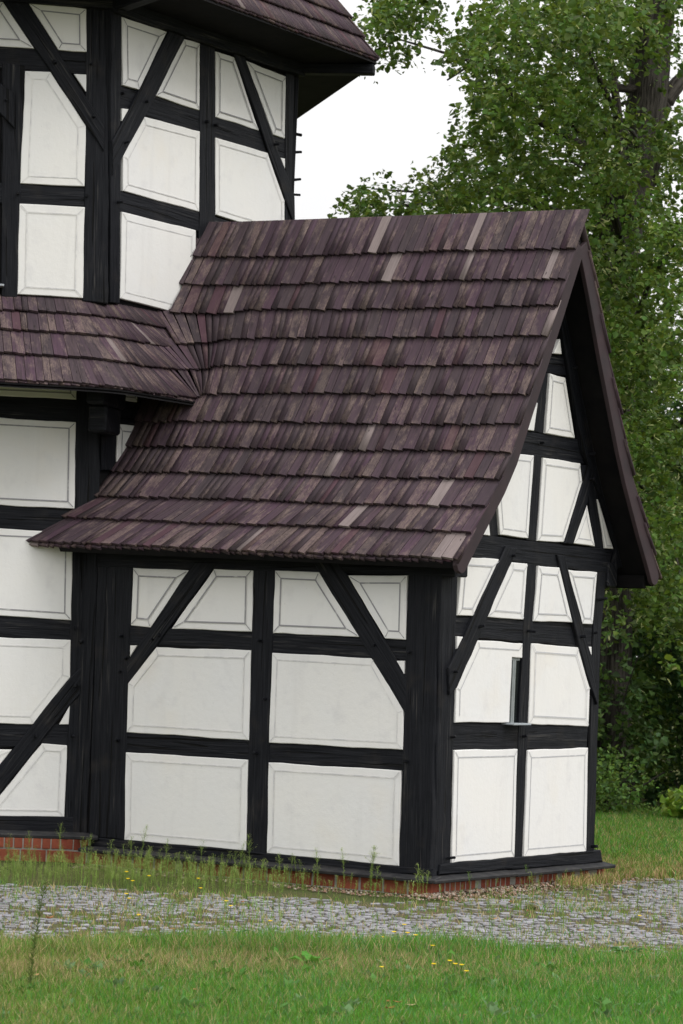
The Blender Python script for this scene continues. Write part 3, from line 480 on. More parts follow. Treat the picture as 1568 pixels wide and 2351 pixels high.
CLUMPS_FAR = [(-0.10,12.49,6.19),(-2.53,18.58,5.84),(-2.95,15.69,2.57),(-2.04,9.90,11.52),(-2.54,15.17,7.97),(-1.53,11.38,4.21),(-1.22,11.95,11.62),(-0.55,8.53,0.91),(-1.61,8.69,8.32),(-2.75,13.02,2.29),(0.83,9.01,7.93),(-2.96,16.82,12.62),(-2.93,14.81,9.49),(-1.69,14.04,1.13),(-0.93,10.38,7.74),(-0.40,13.47,8.75),(-3.08,11.20,9.44),(-2.52,18.48,1.36),(-0.18,9.07,1.36),(-1.69,12.48,7.27),(0.91,10.26,1.16),(0.58,9.13,7.02),(-3.33,15.50,12.46),(-1.01,10.83,12.15),(-2.48,15.78,3.65),(-6.26,18.30,3.09),(-4.52,16.60,11.94),(-0.86,9.90,11.62),(-4.90,15.93,2.31),(-1.16,14.26,10.97),(-3.73,18.29,3.48),(-2.91,12.76,12.75),(-2.10,14.22,11.62),(-3.68,14.65,2.18),(-0.36,9.06,11.41),(-1.97,12.40,5.53),(-1.71,8.98,10.40),(-3.39,18.47,2.73),(-1.58,12.04,2.41),(-4.69,16.23,0.94),(-3.93,17.42,3.07),(-0.11,9.14,2.08),(-1.62,17.06,1.16),(-1.20,14.75,6.65),(-3.63,11.14,12.59),(-4.64,18.09,-0.13),(-2.40,11.23,6.44),(-0.18,9.70,3.41),(-3.35,13.06,10.33),(-1.27,8.16,7.58),(-3.05,15.05,10.70),(-0.78,12.32,11.06),(-3.68,18.53,11.33),(-3.40,13.84,4.23),(-2.03,17.80,2.40),(-6.44,17.40,11.58),(-6.12,18.41,2.53),(0.40,9.45,11.57),(-1.58,7.74,8.80),(-5.44,17.34,1.59),(-2.68,16.01,7.40),(0.22,9.59,5.33),(-2.91,9.86,9.92),(-1.47,16.40,3.79),(-2.45,14.54,2.33),(-3.90,14.59,4.40),(-2.57,19.96,3.69),(-0.49,9.00,3.03),(-4.81,17.78,9.26),(-1.18,9.93,2.23),(-1.38,10.86,6.71),(-3.70,14.25,13.55),(-0.10,12.63,8.84),(-5.77,18.30,0.22),(-4.10,15.02,0.65),(-3.51,16.22,2.31),(-0.17,10.52,9.09),(-2.22,16.84,12.15),(-2.70,13.94,3.88),(-2.44,19.41,2.54),(-2.02,8.56,3.79),(-4.25,16.11,0.16),(-3.26,18.58,8.31),(-0.33,10.18,2.79),(-3.96,12.79,1.56),(-0.86,12.32,5.60),(-2.16,10.32,1.00),(-4.40,13.04,7.85),(-1.66,14.30,11.20),(-4.50,15.89,13.06),(-2.04,12.48,2.62),(0.39,11.54,8.94),(-0.19,11.23,4.86),(-2.97,14.62,4.98),(-5.16,15.33,-0.09),(0.32,12.10,4.40),(-3.82,16.04,1.22),(-1.63,11.03,9.61),(-2.98,14.79,3.63),(-1.50,8.58,6.65),(-2.91,14.38,5.71),(-3.20,16.28,12.33),(-4.46,18.47,1.61),(-1.19,11.66,5.45),(-2.79,13.91,9.38),(1.08,9.49,4.02),(-1.58,11.25,1.68),(0.05,9.81,10.17),(-4.65,16.28,8.95),(-4.56,14.99,2.46),(-4.30,13.05,9.64),(-4.57,15.34,6.98),(-2.92,16.73,8.53),(-2.40,11.64,9.59),(-2.07,9.41,0.88),(-2.35,13.18,8.53),(-4.22,16.19,12.55),(-3.32,12.13,3.99),(-2.79,13.09,10.63),(-4.13,15.72,13.66),(-1.45,12.68,9.96),(-3.58,17.61,6.72),(-0.64,13.22,7.56),(-3.01,13.48,8.91),(-3.19,15.29,8.54),(-1.25,15.36,4.04),(-2.10,13.36,4.60),(-3.21,12.51,-0.19),(-1.87,9.85,8.45),(-0.70,11.14,9.38),(-2.07,9.65,4.41),(-5.56,18.23,4.65),(-2.92,13.90,13.47),(-6.60,17.69,8.54),(-2.99,11.41,12.51),(-4.43,19.53,2.74),(-2.63,19.51,13.09),(-3.65,14.36,8.65),(-2.08,16.94,6.30),(-1.93,9.11,11.19),(-3.72,14.67,11.17),(-2.40,14.97,1.85),(-5.87,17.81,7.64),(-3.25,18.26,1.06),(-3.68,14.29,9.52),(-4.01,17.70,4.45),(-5.12,18.62,0.52),(-5.58,17.31,4.37),(-4.50,15.28,4.11),(-0.49,12.67,12.28),(-6.07,11.70,9.29),(-5.85,15.98,15.60),(-6.48,16.72,13.86),(-8.08,12.83,14.33),(-3.98,11.26,12.05),(-2.89,10.26,10.02),(-8.61,15.92,14.01),(-3.96,9.64,10.54),(-4.95,7.81,10.61),(-4.74,11.70,12.04),(-9.25,14.16,11.01),(-3.64,8.89,9.83),(-6.23,9.12,9.47),(-3.29,11.14,10.99),(-2.85,9.63,8.91),(-4.90,11.18,12.59),(-6.01,17.08,15.22),(-7.62,13.64,10.91),(-3.82,11.69,10.06),(-5.67,11.02,11.74),(-2.55,8.82,11.82),(-5.54,14.56,14.02),(-8.63,14.74,11.79),(-5.45,13.42,10.72),(-2.86,9.53,9.73),(-7.50,13.60,12.55),(-5.07,10.46,9.57),(-7.62,14.68,15.37),(-5.80,15.69,14.06),(-3.55,8.30,9.03),(-1.68,7.57,10.74),(-3.54,7.04,10.93),(-7.06,12.44,10.62),(-4.06,8.78,11.97),(-2.32,8.58,12.71),(-2.50,7.15,7.98),(-6.91,10.09,9.87),(-4.33,11.93,10.84),(-4.20,13.26,12.36),(-6.80,12.78,14.01),(-5.96,10.46,13.97),(-5.79,10.77,13.45),(-4.50,6.94,12.30),(-7.67,14.63,11.45),(-4.73,6.02,9.84),(-5.05,7.48,8.97),(-3.51,6.53,8.47),(-5.03,11.16,13.42),(-7.61,11.97,12.13),(-4.32,11.83,9.48),(-5.22,7.02,10.94),(-6.84,9.56,9.44),(-4.26,6.89,10.83),(-7.74,11.63,11.30),(-3.96,10.97,11.63),(-6.09,9.98,13.85),(-3.29,10.27,8.79),(-6.88,9.97,10.97),(-4.85,7.24,11.27),(-3.48,7.92,12.68),(-9.93,14.43,10.67),(-5.62,12.03,13.29),(-6.17,10.46,12.56),(-6.28,16.98,13.27),(-7.83,15.83,15.93),(-8.25,16.56,11.38),(-7.42,11.31,11.09),(-8.91,12.39,11.53),(-6.69,10.99,12.29),(-4.79,6.34,8.46),(-6.93,12.13,11.48),(-5.01,14.01,13.96),(-1.57,7.43,8.53),(-5.73,9.28,10.59),(-10.36,14.71,11.22),(-5.13,10.01,8.96),(-5.10,11.09,10.30),(-6.41,17.46,14.56),(-6.50,16.52,15.94),(-8.36,12.41,14.87),(-6.21,13.38,9.76),(-6.53,12.09,12.38),(-8.25,15.89,13.33),(-7.09,15.42,12.82),(-2.98,6.96,10.22),(-3.41,11.63,13.29),(-5.42,7.15,10.35),(-3.06,7.80,8.60),(-8.71,14.31,14.26),(-7.73,15.58,10.82),(-6.40,15.06,14.06),(-9.51,14.69,12.86),(-8.41,14.12,12.86),(-4.94,12.89,10.96),(-1.55,7.81,11.93),(-7.68,15.67,14.34),(-4.77,10.92,9.01),(-7.65,12.23,10.96),(-6.39,14.94,12.60),(-6.69,10.54,9.50),(-5.58,14.77,11.12),(-4.24,10.48,10.78),(-6.89,14.23,12.84),(-6.79,17.00,14.99),(-4.73,6.95,9.38),(-4.83,6.24,11.77),(-5.09,8.51,11.74),(-8.34,14.66,10.62),(-8.55,13.91,15.45),(-9.26,14.21,10.24),(-3.72,11.42,13.79),(-4.47,6.20,8.92),(-3.36,9.51,9.53),(-3.68,10.90,12.27),(-8.25,14.32,11.43),(-7.94,16.46,13.20),(-4.81,8.42,9.38),(-3.92,8.13,11.09),(-8.44,12.75,11.60),(-4.49,10.47,11.30),(-4.45,6.06,11.44),(-4.83,6.90,8.69),(-5.52,8.84,11.62),(-5.30,7.92,12.86),(-4.53,9.55,13.36),(-4.20,8.67,10.51),(-6.87,10.79,13.68),(-6.88,13.59,10.33),(-3.50,10.75,13.28),(-4.81,7.20,10.60),(-3.51,9.39,8.62),(-8.44,12.07,12.14),(-9.52,13.45,14.27),(-4.00,12.86,11.59),(-4.87,14.39,11.59),(-8.06,14.93,14.12),(-9.39,13.28,12.01),(-5.79,8.44,11.99),(-6.70,14.07,15.27),(-3.83,9.21,9.18),(-4.63,11.38,13.70),(-5.97,16.15,11.77),(-7.57,14.92,10.26),(-7.84,13.48,12.11),(-3.96,11.28,10.85),(-7.82,16.30,15.08),(-7.95,15.45,13.98),(-5.26,13.86,13.51),(-3.96,10.24,9.41),(-6.96,13.19,10.75)]
# ------------------------------------------------------------------ setting: lawn, pavement
GZ = -1.2
PAVE = [(-6, -4.8), (-2.63, -2.3), (-1.38, -1.55), (-.14, -.95), (.35, -.6), (.42, 1.0), (.35, 2.6), (.25, 3.2), (.6, 3.9), (2.5, 4.9), (7, 5.6),
        (8.3, 3.04), (5.8, -0.36), (3.79, -2.92), (2.99, -3.71), (1.89, -4.26), (1.12, -5.08), (0.43, -5.98), (-3.7, -9.76)]
NEAR = [(-3.7, -9.76), (0.43, -5.98), (1.12, -5.08), (1.89, -4.26), (2.99, -3.71), (3.79, -2.92), (5.8, -0.36), (8.3, 3.04)]
def in_poly(X, Y, P):
    r = np.zeros(X.shape, bool); n = len(P)
    for i in range(n):
        x1, y1 = P[i]; x2, y2 = P[i - 1]
        with np.errstate(divide='ignore', invalid='ignore'):
            c = ((y1 > Y) != (y2 > Y)) & (X < (x2 - x1) * (Y - y1) / (y2 - y1) + x1)
        r ^= c
    return r
def dist_line(X, Y, P):
    d = np.full(X.shape, 1e9)
    for (x1, y1), (x2, y2) in zip(P, P[1:]):
        L2 = (x2 - x1) ** 2 + (y2 - y1) ** 2; t = np.clip(((X - x1) * (x2 - x1) + (Y - y1) * (y2 - y1)) / L2, 0, 1)
        d = np.minimum(d, np.hypot(X - x1 - t * (x2 - x1), Y - y1 - t * (y2 - y1)))
    return d
_T = RNG.random((64, 64))
def vnoise(X, Y, s):
    x, y = X * s, Y * s; xi, yi = np.floor(x).astype(int), np.floor(y).astype(int); fx, fy = x - xi, y - yi
    fx, fy = fx * fx * (3 - 2 * fx), fy * fy * (3 - 2 * fy); g = lambda i, j: _T[i % 64, j % 64]
    return (g(xi, yi) * (1 - fx) + g(xi + 1, yi) * fx) * (1 - fy) + (g(xi, yi + 1) * (1 - fx) + g(xi + 1, yi + 1) * fx) * fy
def fbm(X, Y, s): return .55 * vnoise(X, Y, s) + .3 * vnoise(X + 7.3, Y + 3.1, s * 2.1) + .15 * vnoise(X + 1.7, Y + 9.2, s * 4.3)

g = 40; ax = np.concatenate([-np.geomspace(600, 12, 14), np.linspace(-11, 11, 23), np.geomspace(12, 600, 14)])
GX, GY = np.meshgrid(ax, ax); n = len(ax); I = np.arange(n * n).reshape(n, n)
Fc = np.stack([I[:-1, :-1], I[:-1, 1:], I[1:, 1:], I[1:, :-1]], -1).reshape(-1, 4)
tag(np_mesh('lawn', np.stack([GX.ravel(), GY.ravel(), np.full(n * n, GZ)], 1), Fc, MLAWN), kind='structure')
pav = build('pavement', [(x, y, GZ + .004) for x, y in PAVE], [tuple(range(len(PAVE)))[::-1]], MJ); tag(pav, kind='structure')
_nz = pav.data.polygons[0].normal.z
if _nz < 0: pav.data.flip_normals()

def cobbles():
    ca, sa = math.cos(math.radians(40)), math.sin(math.radians(40)); recs = []
    v = -16.0; row = 0
    while v < 9:
        d = random.uniform(.074, .090); u = -12 + random.random() * .1
        while u < 12:
            wd = random.uniform(.072, .110); x, y = (u + wd / 2) * ca - v * sa, (u + wd / 2) * sa + v * ca
            y += .03 * math.sin(x * 1.7); recs.append((x, y, wd, d)); u += wd
        v += d; row += 1
    A = np.array(recs); X, Y = A[:, 0], A[:, 1]
    rel = np.stack([X - CAM.x, Y - CAM.y], 1); fh = np.array([FWD.x, FWD.y]); fh /= np.hypot(*fh); rh = np.array([fh[1], -fh[0]])
    dd, ll = rel @ fh, rel @ rh
    ok = in_poly(X, Y, PAVE) & (np.abs(ll) < .145 * dd + .5)
    edge = dist_line(X, Y, PAVE + PAVE[:1]); ok &= (edge > .05) & ~((fbm(X, Y, 1.3) < .42) & (RNG.random(len(X)) < .65)) & ~((edge < .45) & (RNG.random(len(X)) < .45 * fbm(X, Y, 2.0) * 2))
    A, dd = A[ok], dd[ok]; order = np.argsort(dd)
    bV, bF, bT = [], [], []; SOIL_SHADE = (.035, .027, .018)  # cobble sides: soil stain plus the shade between stones, painted into the colour
    rnd = random.Random(5)
    def stone(x, y, wd, d):
        hx, hy = wd / 2 - .008, d / 2 - .008; a0 = math.radians(40) + rnd.uniform(-.06, .06); c, s = math.cos(a0), math.sin(a0)
        zt = GZ + .018 + rnd.uniform(-.006, .006); tx, ty = rnd.uniform(-.07, .07), rnd.uniform(-.07, .07); V = []
        j = [rnd.uniform(.86, 1.06) for _ in range(8)]
        corner = [(-1, -1), (0, -1.04), (1, -1), (1.04, 0), (1, 1), (0, 1.04), (-1, 1), (-1.04, 0)]
        for k, (zz, sh) in enumerate(((GZ - .02, 1.0), (zt - .005, 1.0), (zt, .86))):
            for i, (p, q) in enumerate(corner):
                px, py = p * hx * j[i] * sh, q * hy * j[i] * sh
                V.append((x + px * c - py * s, y + px * s + py * c, zz + (px * tx + py * ty if k else 0)))
        return V
    F8 = [(k * 8 + i, k * 8 + (i + 1) % 8, (k + 1) * 8 + (i + 1) % 8, (k + 1) * 8 + i) for k in range(2) for i in range(8)]
    for rank, i in enumerate(order):
        V = stone(*A[i]); gv = rnd.uniform(.12, .28); t = (gv * rnd.uniform(.98, 1.05), gv * rnd.uniform(.96, 1.01), gv * rnd.uniform(1.02, 1.14))
        if rank < 300:
            build('cobble', V, F8 + [tuple(range(16, 24))], MC, pav, tone=np.array([SOIL_SHADE] * 12 + [SOIL_SHADE if k % 2 else t for k in range(4)] + [t] * 8))
        else:
            o = len(bV); bV += V; bT += [SOIL_SHADE] * 12 + [SOIL_SHADE if k % 2 else t for k in range(4)] + [t] * 8; top = [(16, 17, 18, 19), (16, 19, 20, 23), (20, 21, 22, 23)]
            bF += [tuple(q + o for q in f) for f in F8 + top]
    tag(np_mesh('cobbles', np.array(bV), np.array(bF), MC, pav, tone=np.array(bT)), kind='stuff')
cobbles()

# ------------------------------------------------------------------ the two buildings
church = tag(empty('church', (-6.5, 1.5, GZ)), 'large half-timbered polygonal church at left with a shingled skirt roof and dark overhanging eaves', 'church')
annex = tag(empty('church_annex', (-1.7, 1.45, GZ)), 'low half-timbered annex with steep purple-brown shingle roof and a narrow slit window in its gable', 'annex')
def adopt(o, parent):
    o.parent = parent; o.matrix_parent_inverse = Matrix.Translation(parent.location).inverted(); return o
_link = link
def link(name, me, mat, parent=None):
    o = _link(name, me, mat, None)
    if parent is not None:
        o.parent = parent
        base = parent if parent.type == 'EMPTY' else None
        if base: o.matrix_parent_inverse = Matrix.Translation(base.location).inverted()
    return o

DEPTH = {'post': .030, 'corner_post': .033, 'rail': .024, 'sill_beam': .036, 'brace': .041, 'tie_beam': .034, 'top_plate': .037, 'bracket': .060}    # metres the pieces stand out
STRONG = {'A': {0, 1, 5, 6}, 'B': {0, 2, 3}, 'L': {0, 1, 2}, 'M': {0, 1}, 'U': {0, 1}, 'V': {0, 1, 5, 6}}
for w, own in (('A', annex), ('B', annex), ('L', church), ('M', church), ('U', church), ('V', church)):
    pd = .046 if w == 'B' else .035
    pans = [(p, i in STRONG[w]) for i, p in enumerate(PANELS[w])]; tims = list(TIMBERS[w])
    if w in 'LU':                                            # the far half of the same bay, beyond a middle post
        m = -2.9
        pans += [([(m - a, z) for a, z in p], i in STRONG[w]) for i, p in enumerate(PANELS[w])]
        tims += [(nm, [(m - a, z) for a, z in p]) for nm, p in TIMBERS[w]]
        z0, z1 = (-.95, 3.08) if w == 'L' else (3.78, 6.45)
        tims += [('post', [(-1.62, z0), (-1.28, z0), (-1.28, z1), (-1.62, z1)])]
    for p, st in pans:
        big = area(p) > .03; notch = (w == 'B' and len(p) == 7)
        o = prism('plaster_panel', w, p, -.02, pd + random.uniform(-.004, .004), MP, own, (.006, .007) if big else (.005, .005), .12, .0040 if big else .001)
        if big:
            skip = ()
            if notch:                                        # the line stops at the window instead of going round it
                q = [(0.577, 0.901), (1.341, 0.894), (1.16, 0.76), (1.16, 0.219), (0.26, 0.216), (0.252, 0.504)]
                q = [(0.577, 0.901), (1.341, 0.894), (1.30, 0.219), (0.26, 0.216), (0.252, 0.504)]
                cq = ccw(q); skip = tuple(i for i in range(5) if {cq[i], cq[(i + 1) % 5]} == {q[1], q[2]} or {cq[i], cq[(i + 1) % 5]} == {q[2], q[3]})
                p = q
            painted(w, p, pd + .0062, o, st, skip)
    for nm, p in tims:
        d = DEPTH[nm] + random.uniform(-.0015, .0015)
        if w == 'B' and nm == 'brace': d = .056
        if w == 'B' and nm == 'sill_beam': d = .052
        if w in 'UV' and nm == 'brace': d = .050
        if nm == 'corner_post':                               # the two faces of a corner post overlap round the arris
            if w == 'B': p = [(a - .034 if i in (0, 3) else a, z) for i, (a, z) in enumerate(p)]
        prism(nm, w, p, -.03, d, MT, own, (.010, .008), .11, .0055, .0016)
    for a, z in PEGS[w]: peg(w, a, z, (.05 if w in 'B' else .03), own)
# pegs of the hidden wall beyond the church's far corner
O3 = Vector((-3.65, 2.95, 0)); n3 = Vector((ST, CT, 0))
WALLS['W'] = (tuple(O3), (-CT, ST, 0), (ST, CT, 0))
for a, z in ((.10, 5.84), (.09, 5.65), (.06, 5.37), (.07, 5.23), (.1, 4.72)): peg('W', a, z, .03, church, .1)
prism('corner_post', 'W', [(-.03, 3.8), (.2, 3.8), (.2, 6.45), (-.03, 6.45)], -.03, .03, MT, church)
prism('rail', 'W', [(.15, 4.6), (2.7, 4.6), (2.7, 4.8), (.15, 4.8)], -.03, .024, MT, church)
prism('rail', 'W', [(.15, 5.55), (2.7, 5.55), (2.7, 5.75), (.15, 5.75)], -.03, .024, MT, church)
for a0, a1, z0, z1 in ((.2, 1.3, 3.8, 4.6), (1.45, 2.6, 3.8, 4.6), (.2, 1.3, 4.8, 5.55), (1.45, 2.6, 4.8, 5.55), (.2, 1.3, 5.75, 6.38), (1.45, 2.6, 5.75, 6.38)):
    prism('plaster_panel', 'W', [(a0, z0), (a1, z0), (a1, z1), (a0, z1)], -.02, .042, MP, church, (.016, .016))
prism('post', 'W', [(1.3, 3.8), (1.45, 3.8), (1.45, 6.4), (1.3, 6.4)], -.03, .03, MT, church)

# wall cores behind the frame
def octa(x0, y0, y1, side=2.9):
    P1, P2 = (x0, y0), (x0, y1); P0 = (x0 - side * CT, y0 - side * ST); P3 = (x0 - side * CT, y1 + side * ST); xc = P0[0] - 1.45
    R = [P0, P1, P2, P3]; return R + [(2 * xc - x, y) for x, y in R[::-1]]
def extrude(name, P, z0, z1, mat, parent, cap=True):
    n = len(P); V = [(x, y, z) for z in (z0, z1) for x, y in P]
    F = [(i, (i + 1) % n, n + (i + 1) % n, n + i) for i in range(n)]
    if cap: F += [tuple(range(n))[::-1], tuple(range(n, 2 * n))]
    return build(name, V, F, mat, parent)
extrude('wall_core', octa(-3.652, .05, 2.95), -1.25, 3.35, MSOFF, church)
extrude('wall_core', octa(-3.65, .05, 2.95), 3.351, 6.62, MSOFF, church)
extrude('wall_core', [(-3.72, 0), (0, 0), (0, 2.86), (-3.72, 2.86)], -1.02, 1.6, MSOFF, annex)
GAB = [(.0, 1.6), (2.86, 1.6), (3.06, 1.62), (2.60, 2.36), (1.53, 4.40), (.47, 2.45), (-.2, 1.62)]
V = [(x, y, z) for x in (-.12, 0) for y, z in GAB]; k = len(GAB)
build('gable_core', V, [(i, (i + 1) % k, k + (i + 1) % k, k + i) for i in range(k)] + [tuple(range(k))[::-1], tuple(range(k, 2 * k))], MSOFF, annex)
prism('post', 'A', [(-3.74, -1.02), (-3.515, -1.02), (-3.53, 1.58), (-3.74, 1.58)], -.03, .016, MT, annex)
# right-hand rafter pair showing under the overhang
prism('rafter', 'B', [(2.99, 1.60), (3.16, 1.64), (2.60, 2.46), (1.66, 4.25), (1.52, 4.30), (2.28, 2.62), (2.66, 2.24), (2.985, 1.80)], -.03, .06, MT, annex)
prism('rafter', 'B', [(-.02, 1.62), (.12, 1.62), (.62, 2.40), (1.50, 4.02), (1.46, 4.28), (.50, 2.45)], -.03, .06, MT, annex)

# slit window in the gable
wn = box('window', (-.012, 1.262, .49), (.03, .20, .585), MGLASS, annex, bev=0)
wn.name = 'window'
for yy, ww in ((1.230, .022), (1.258, .024)): box('frame', (.014, yy, .49), (.03, ww, .56), MWIN, wn, bev=.003, uvdir=2)
box('frame', (.012, 1.27, .757), (.03, .14, .025), MWIN, wn, bev=.003, uvdir=1)
box('sill', (.055, 1.255, .206), (.14, .30, .016), MZINC, wn, bev=.003, uvdir=1)
# window at the left end of the church's upper wall
def on_u(a, z, d): return Vector(wpt('U', a, z, d))
w2 = box('window', on_u(-1.28, 4.55, .0), (.50, .05, 1.35), MGLASS, church, rz=TH, bev=0)
for a, ww in ((-1.055, .05), (-1.505, .05), (-1.28, .03)): box('frame', on_u(a, 4.55, .03), (ww, .04, 1.35), MWIN, w2, rz=TH, bev=.003, uvdir=2)
for z in (3.9, 4.55, 5.22): box('frame', on_u(-1.28, z, .03), (.42, .035, .05), MWIN, w2, rz=TH, bev=.003)
box('sill', on_u(-1.20, 3.875, .055), (.62, .16, .018), MZINC, w2, rz=TH, bev=.003)

# annex corner: plate ends, corbel under the church's skirt roof
box('plate_end', (.085, .07, 1.51), (.16, .20, .20), MT, annex, bev=.012)
box('plate_end', (-.02, 2.96, 1.55), (.14, .18, .22), MT, annex, bev=.012)
box('eaves_board', (-1.7, 3.16, 1.50), (3.95, .05, .12), MSOFF, annex, bev=.008)
box('corbel', on_u(-.02, 2.72, .13) + Vector((.09, 0, 0)), (.17, .42, .24), MT, church, rz=TH - .4, bev=.02)
box('corbel', on_u(-.02, 2.92, .20) + Vector((.09, 0, 0)), (.17, .62, .17), MT, church, rz=TH - .4, bev=.02)

# ------------------------------------------------------------------ roofs
PROF = [(-.372, 1.59), (-.165, 1.82), (.029, 2.034), (.242, 2.27), (.418, 2.51), (.546, 2.748), (.690, 3.015), (.832, 3.28), (.970, 3.54), (1.121, 3.815), (1.254, 4.07), (1.405, 4.35), (1.575, 4.665)]
PY = np.array([p[0] for p in PROF]); PZ = np.array([p[1] for p in PROF])
BACK = [(3.335, 1.585), (3.18, 1.80), (3.01, 2.03), (2.855, 2.26), (2.70, 2.49), (2.555, 2.74), (2.42, 3.00), (2.285, 3.26), (2.15, 3.52), (2.02, 3.79), (1.89, 4.06), (1.76, 4.31), (1.645, 4.54)]
def sag(x): return -.018 * (x + 1.6)
def ych(z): return float(np.interp(z, PZ, PY))
def quadbez(a, b, c, n):
    t = np.linspace(0, 1, n + 2)[1:-1, None]; return (1 - t) ** 2 * a + 2 * t * (1 - t) * b + t * t * c
def seg(a, b, n): return a + (b - a) * np.linspace(0, 1, n)[:, None]
def e_of(z): return .62 * (1 - (z - 2.985) / .865)
def level(z, zc=None, full=True, xend=.382, k=.25):
    """One course line: along the church's left face, round its corner, into the valley, on along the annex roof."""
    e = e_of(z); zc = z if zc is None else zc
    C = np.array([-3.65 + e, .05 + (e * ST - e * 1.38) / CT]);   # where the two eaves lines meet; the left one stands out further
    A0 = C - np.array([CT, ST]) * 3.0; Vv = np.array([-3.65 + e, ych(zc)])
    f1 = .30; f2 = min(.05 + .50 * (z - 2.985), .44)
    f2 = min(f2, (Vv[1] - C[1]) * .45); f1 = min(f1, (Vv[1] - C[1]) * .5)
    d1 = np.array([CT, ST]); d2 = np.array([0, 1.]); d3 = np.array([1., 0])
    P = [seg(A0, C - d1 * f1, 20), quadbez(C - d1 * f1, C, C + d2 * f1, 10), seg(C + d2 * f1, Vv - d2 * f2, 14)]
    if full: P += [quadbez(Vv - d2 * f2, Vv, Vv + d3 * f2 * 1.3, 10), seg(Vv + d3 * f2 * 1.3, np.array([xend, ych(zc)]), 50)]
    else: P += [seg(Vv - d2 * f2, Vv + d2 * .12, 8)[1:]]
    P = np.vstack(P); n = len(P); Z = np.full(n, z)
    if full: Z[44:] = zc; Z[34:54] = np.linspace(z, zc, 20)
    Z = Z + np.where(P[:, 0] > -3.0, sag(P[:, 0]), 0.0)
    return np.column_stack([P, Z])
def straight(z, x0, x1=.382, n=60, bend=0.0):
    y = ych(z); x = x0 + (x1 - x0) * np.linspace(0, 1, n) ** (1.5 if bend else 1)
    zz = z + sag(x); return np.column_stack([x, y - bend * np.exp(-(x - x0) / .20), zz])
SHF = [(0, 3, 2, 1), (4, 5, 6, 7), (0, 1, 5, 4), (1, 2, 6, 5), (2, 3, 7, 6), (3, 0, 4, 7)]
def lay(B, T, out, tmean=.080, lift=0.0, wear=0.0, skew=.015, over=.07, palep=1.0, wm=None):
    """Shingles of one course between its butt line B and the next course's butt line T."""
    n = len(B); mid = (B + T) / 2; L = np.concatenate([[0], np.cumsum(np.linalg.norm(np.diff(mid, axis=0), axis=1))]); s = random.uniform(0, .03)
    at = lambda A, t: np.array([np.interp(t, L, A[:, k]) for k in range(3)])
    ph = random.random() * 9; prev = random.random()
    while s < L[-1] - .02:
        wd = random.choice((.062, .075, .085, .09, .1, .11, .125)) * tmean / .09 * random.uniform(.93, 1.07) * (1 if wm is None else np.interp(s, L, wm)); e = min(s + wd, L[-1]); m = (s + e) / 2
        if L[-1] - e < .035: e = L[-1]
        bl, br, tl, tr = at(B, s), at(B, e), at(T, s), at(T, e)
        al = br - bl; up = (tl + tr - bl - br) / 2; gl = np.linalg.norm(up); up /= gl
        nr = np.cross(al, up); nr /= np.linalg.norm(nr); j = random.uniform(-.007, .007) + .008 * math.sin(s * 2.3 + ph)
        pr = lift + random.uniform(-.002, .003); gap = .0026 * al / max(np.linalg.norm(al), 1e-6)
        bl2, br2 = bl + gap - up * (j * .8), br - gap - up * (j * .8 + skew * random.uniform(.5, 1.5))
        tl2, tr2 = tl + gap + up * over - nr * .040, tr - gap + up * over - nr * .040
        lo, hi = pr + random.uniform(-.003, -.0005), pr + random.uniform(.0005, .0035)
        V = [bl2 + nr * (lo - .022), br2 + nr * (hi - .027), tr2 - nr * .006, tl2 - nr * .006, bl2 + nr * lo, br2 + nr * hi, tr2, tl2]
        ou, ov = random.random() * 40, random.random() * 40; W = e - s
        UV = [(ou, ov), (ou + W, ov), (ou + W, ov + gl), (ou, ov + gl)] * 2
        r = random.random(); r = r * .8 if random.random() > .020 * palep else random.uniform(.86, 1)
        tone = (r, min(1, max(0, prev * .4 + random.random() * .75)), min(1, random.random() * .9 + wear)); prev = random.random()
        c = (bl + tr) / 2; vd = np.array(CAM) - c; dist = np.linalg.norm(vd)
        out.append((max(0, nr @ vd / dist) * W * gl / dist ** 2, V, UV, tone)); s = e
def sweep(T, a=.20):
    """Let the shingles lean into the valley: slide the head line back along the short face between hip and valley."""
    n = len(T); L = np.concatenate([[0], np.cumsum(np.linalg.norm(np.diff(T, axis=0), axis=1))]); i = np.arange(n)
    q = L - a * np.interp(i, [0, 17, 27, 38, 46, 53, 60], [0, 0, .6, 1, .85, .35, 0]); q = np.clip(q, 0, L[-1])
    return np.column_stack([np.interp(q, L, T[:, k]) for k in range(3)])
def narrow(n): return np.interp(np.arange(n), [0, 20, 28, 44, 52, 58], [1, 1, .72, .62, .62, 1])
def shingles(recs, parent, single):
    recs = sorted(recs, key=lambda q: -q[0])
    for sc, V, UV, t in recs[:single]: build('shingle', V, SHF, MS, parent, UV, t)
    rest = recs[single:]
    if rest:
        V = np.array([v for q in rest for v in q[1]]); UV = np.array([v for q in rest for v in q[2]]); T = np.repeat(np.array([q[3] for q in rest]), 8, 0)
        F = (np.array(SHF)[None] + 8 * np.arange(len(rest))[:, None, None]).reshape(-1, 4)
        tag(np_mesh('shingles', V, F, MS, parent, tone=T, uv=UV), kind='stuff')
def strip(name, lines, mat, parent):
    n = len(lines[0]); V = [tuple(p) for l in lines for p in l]
    F = [(k * n + i, k * n + i + 1, (k + 1) * n + i + 1, (k + 1) * n + i) for k in range(len(lines) - 1) for i in range(n - 1)]
    return build(name, V, F, mat, parent)
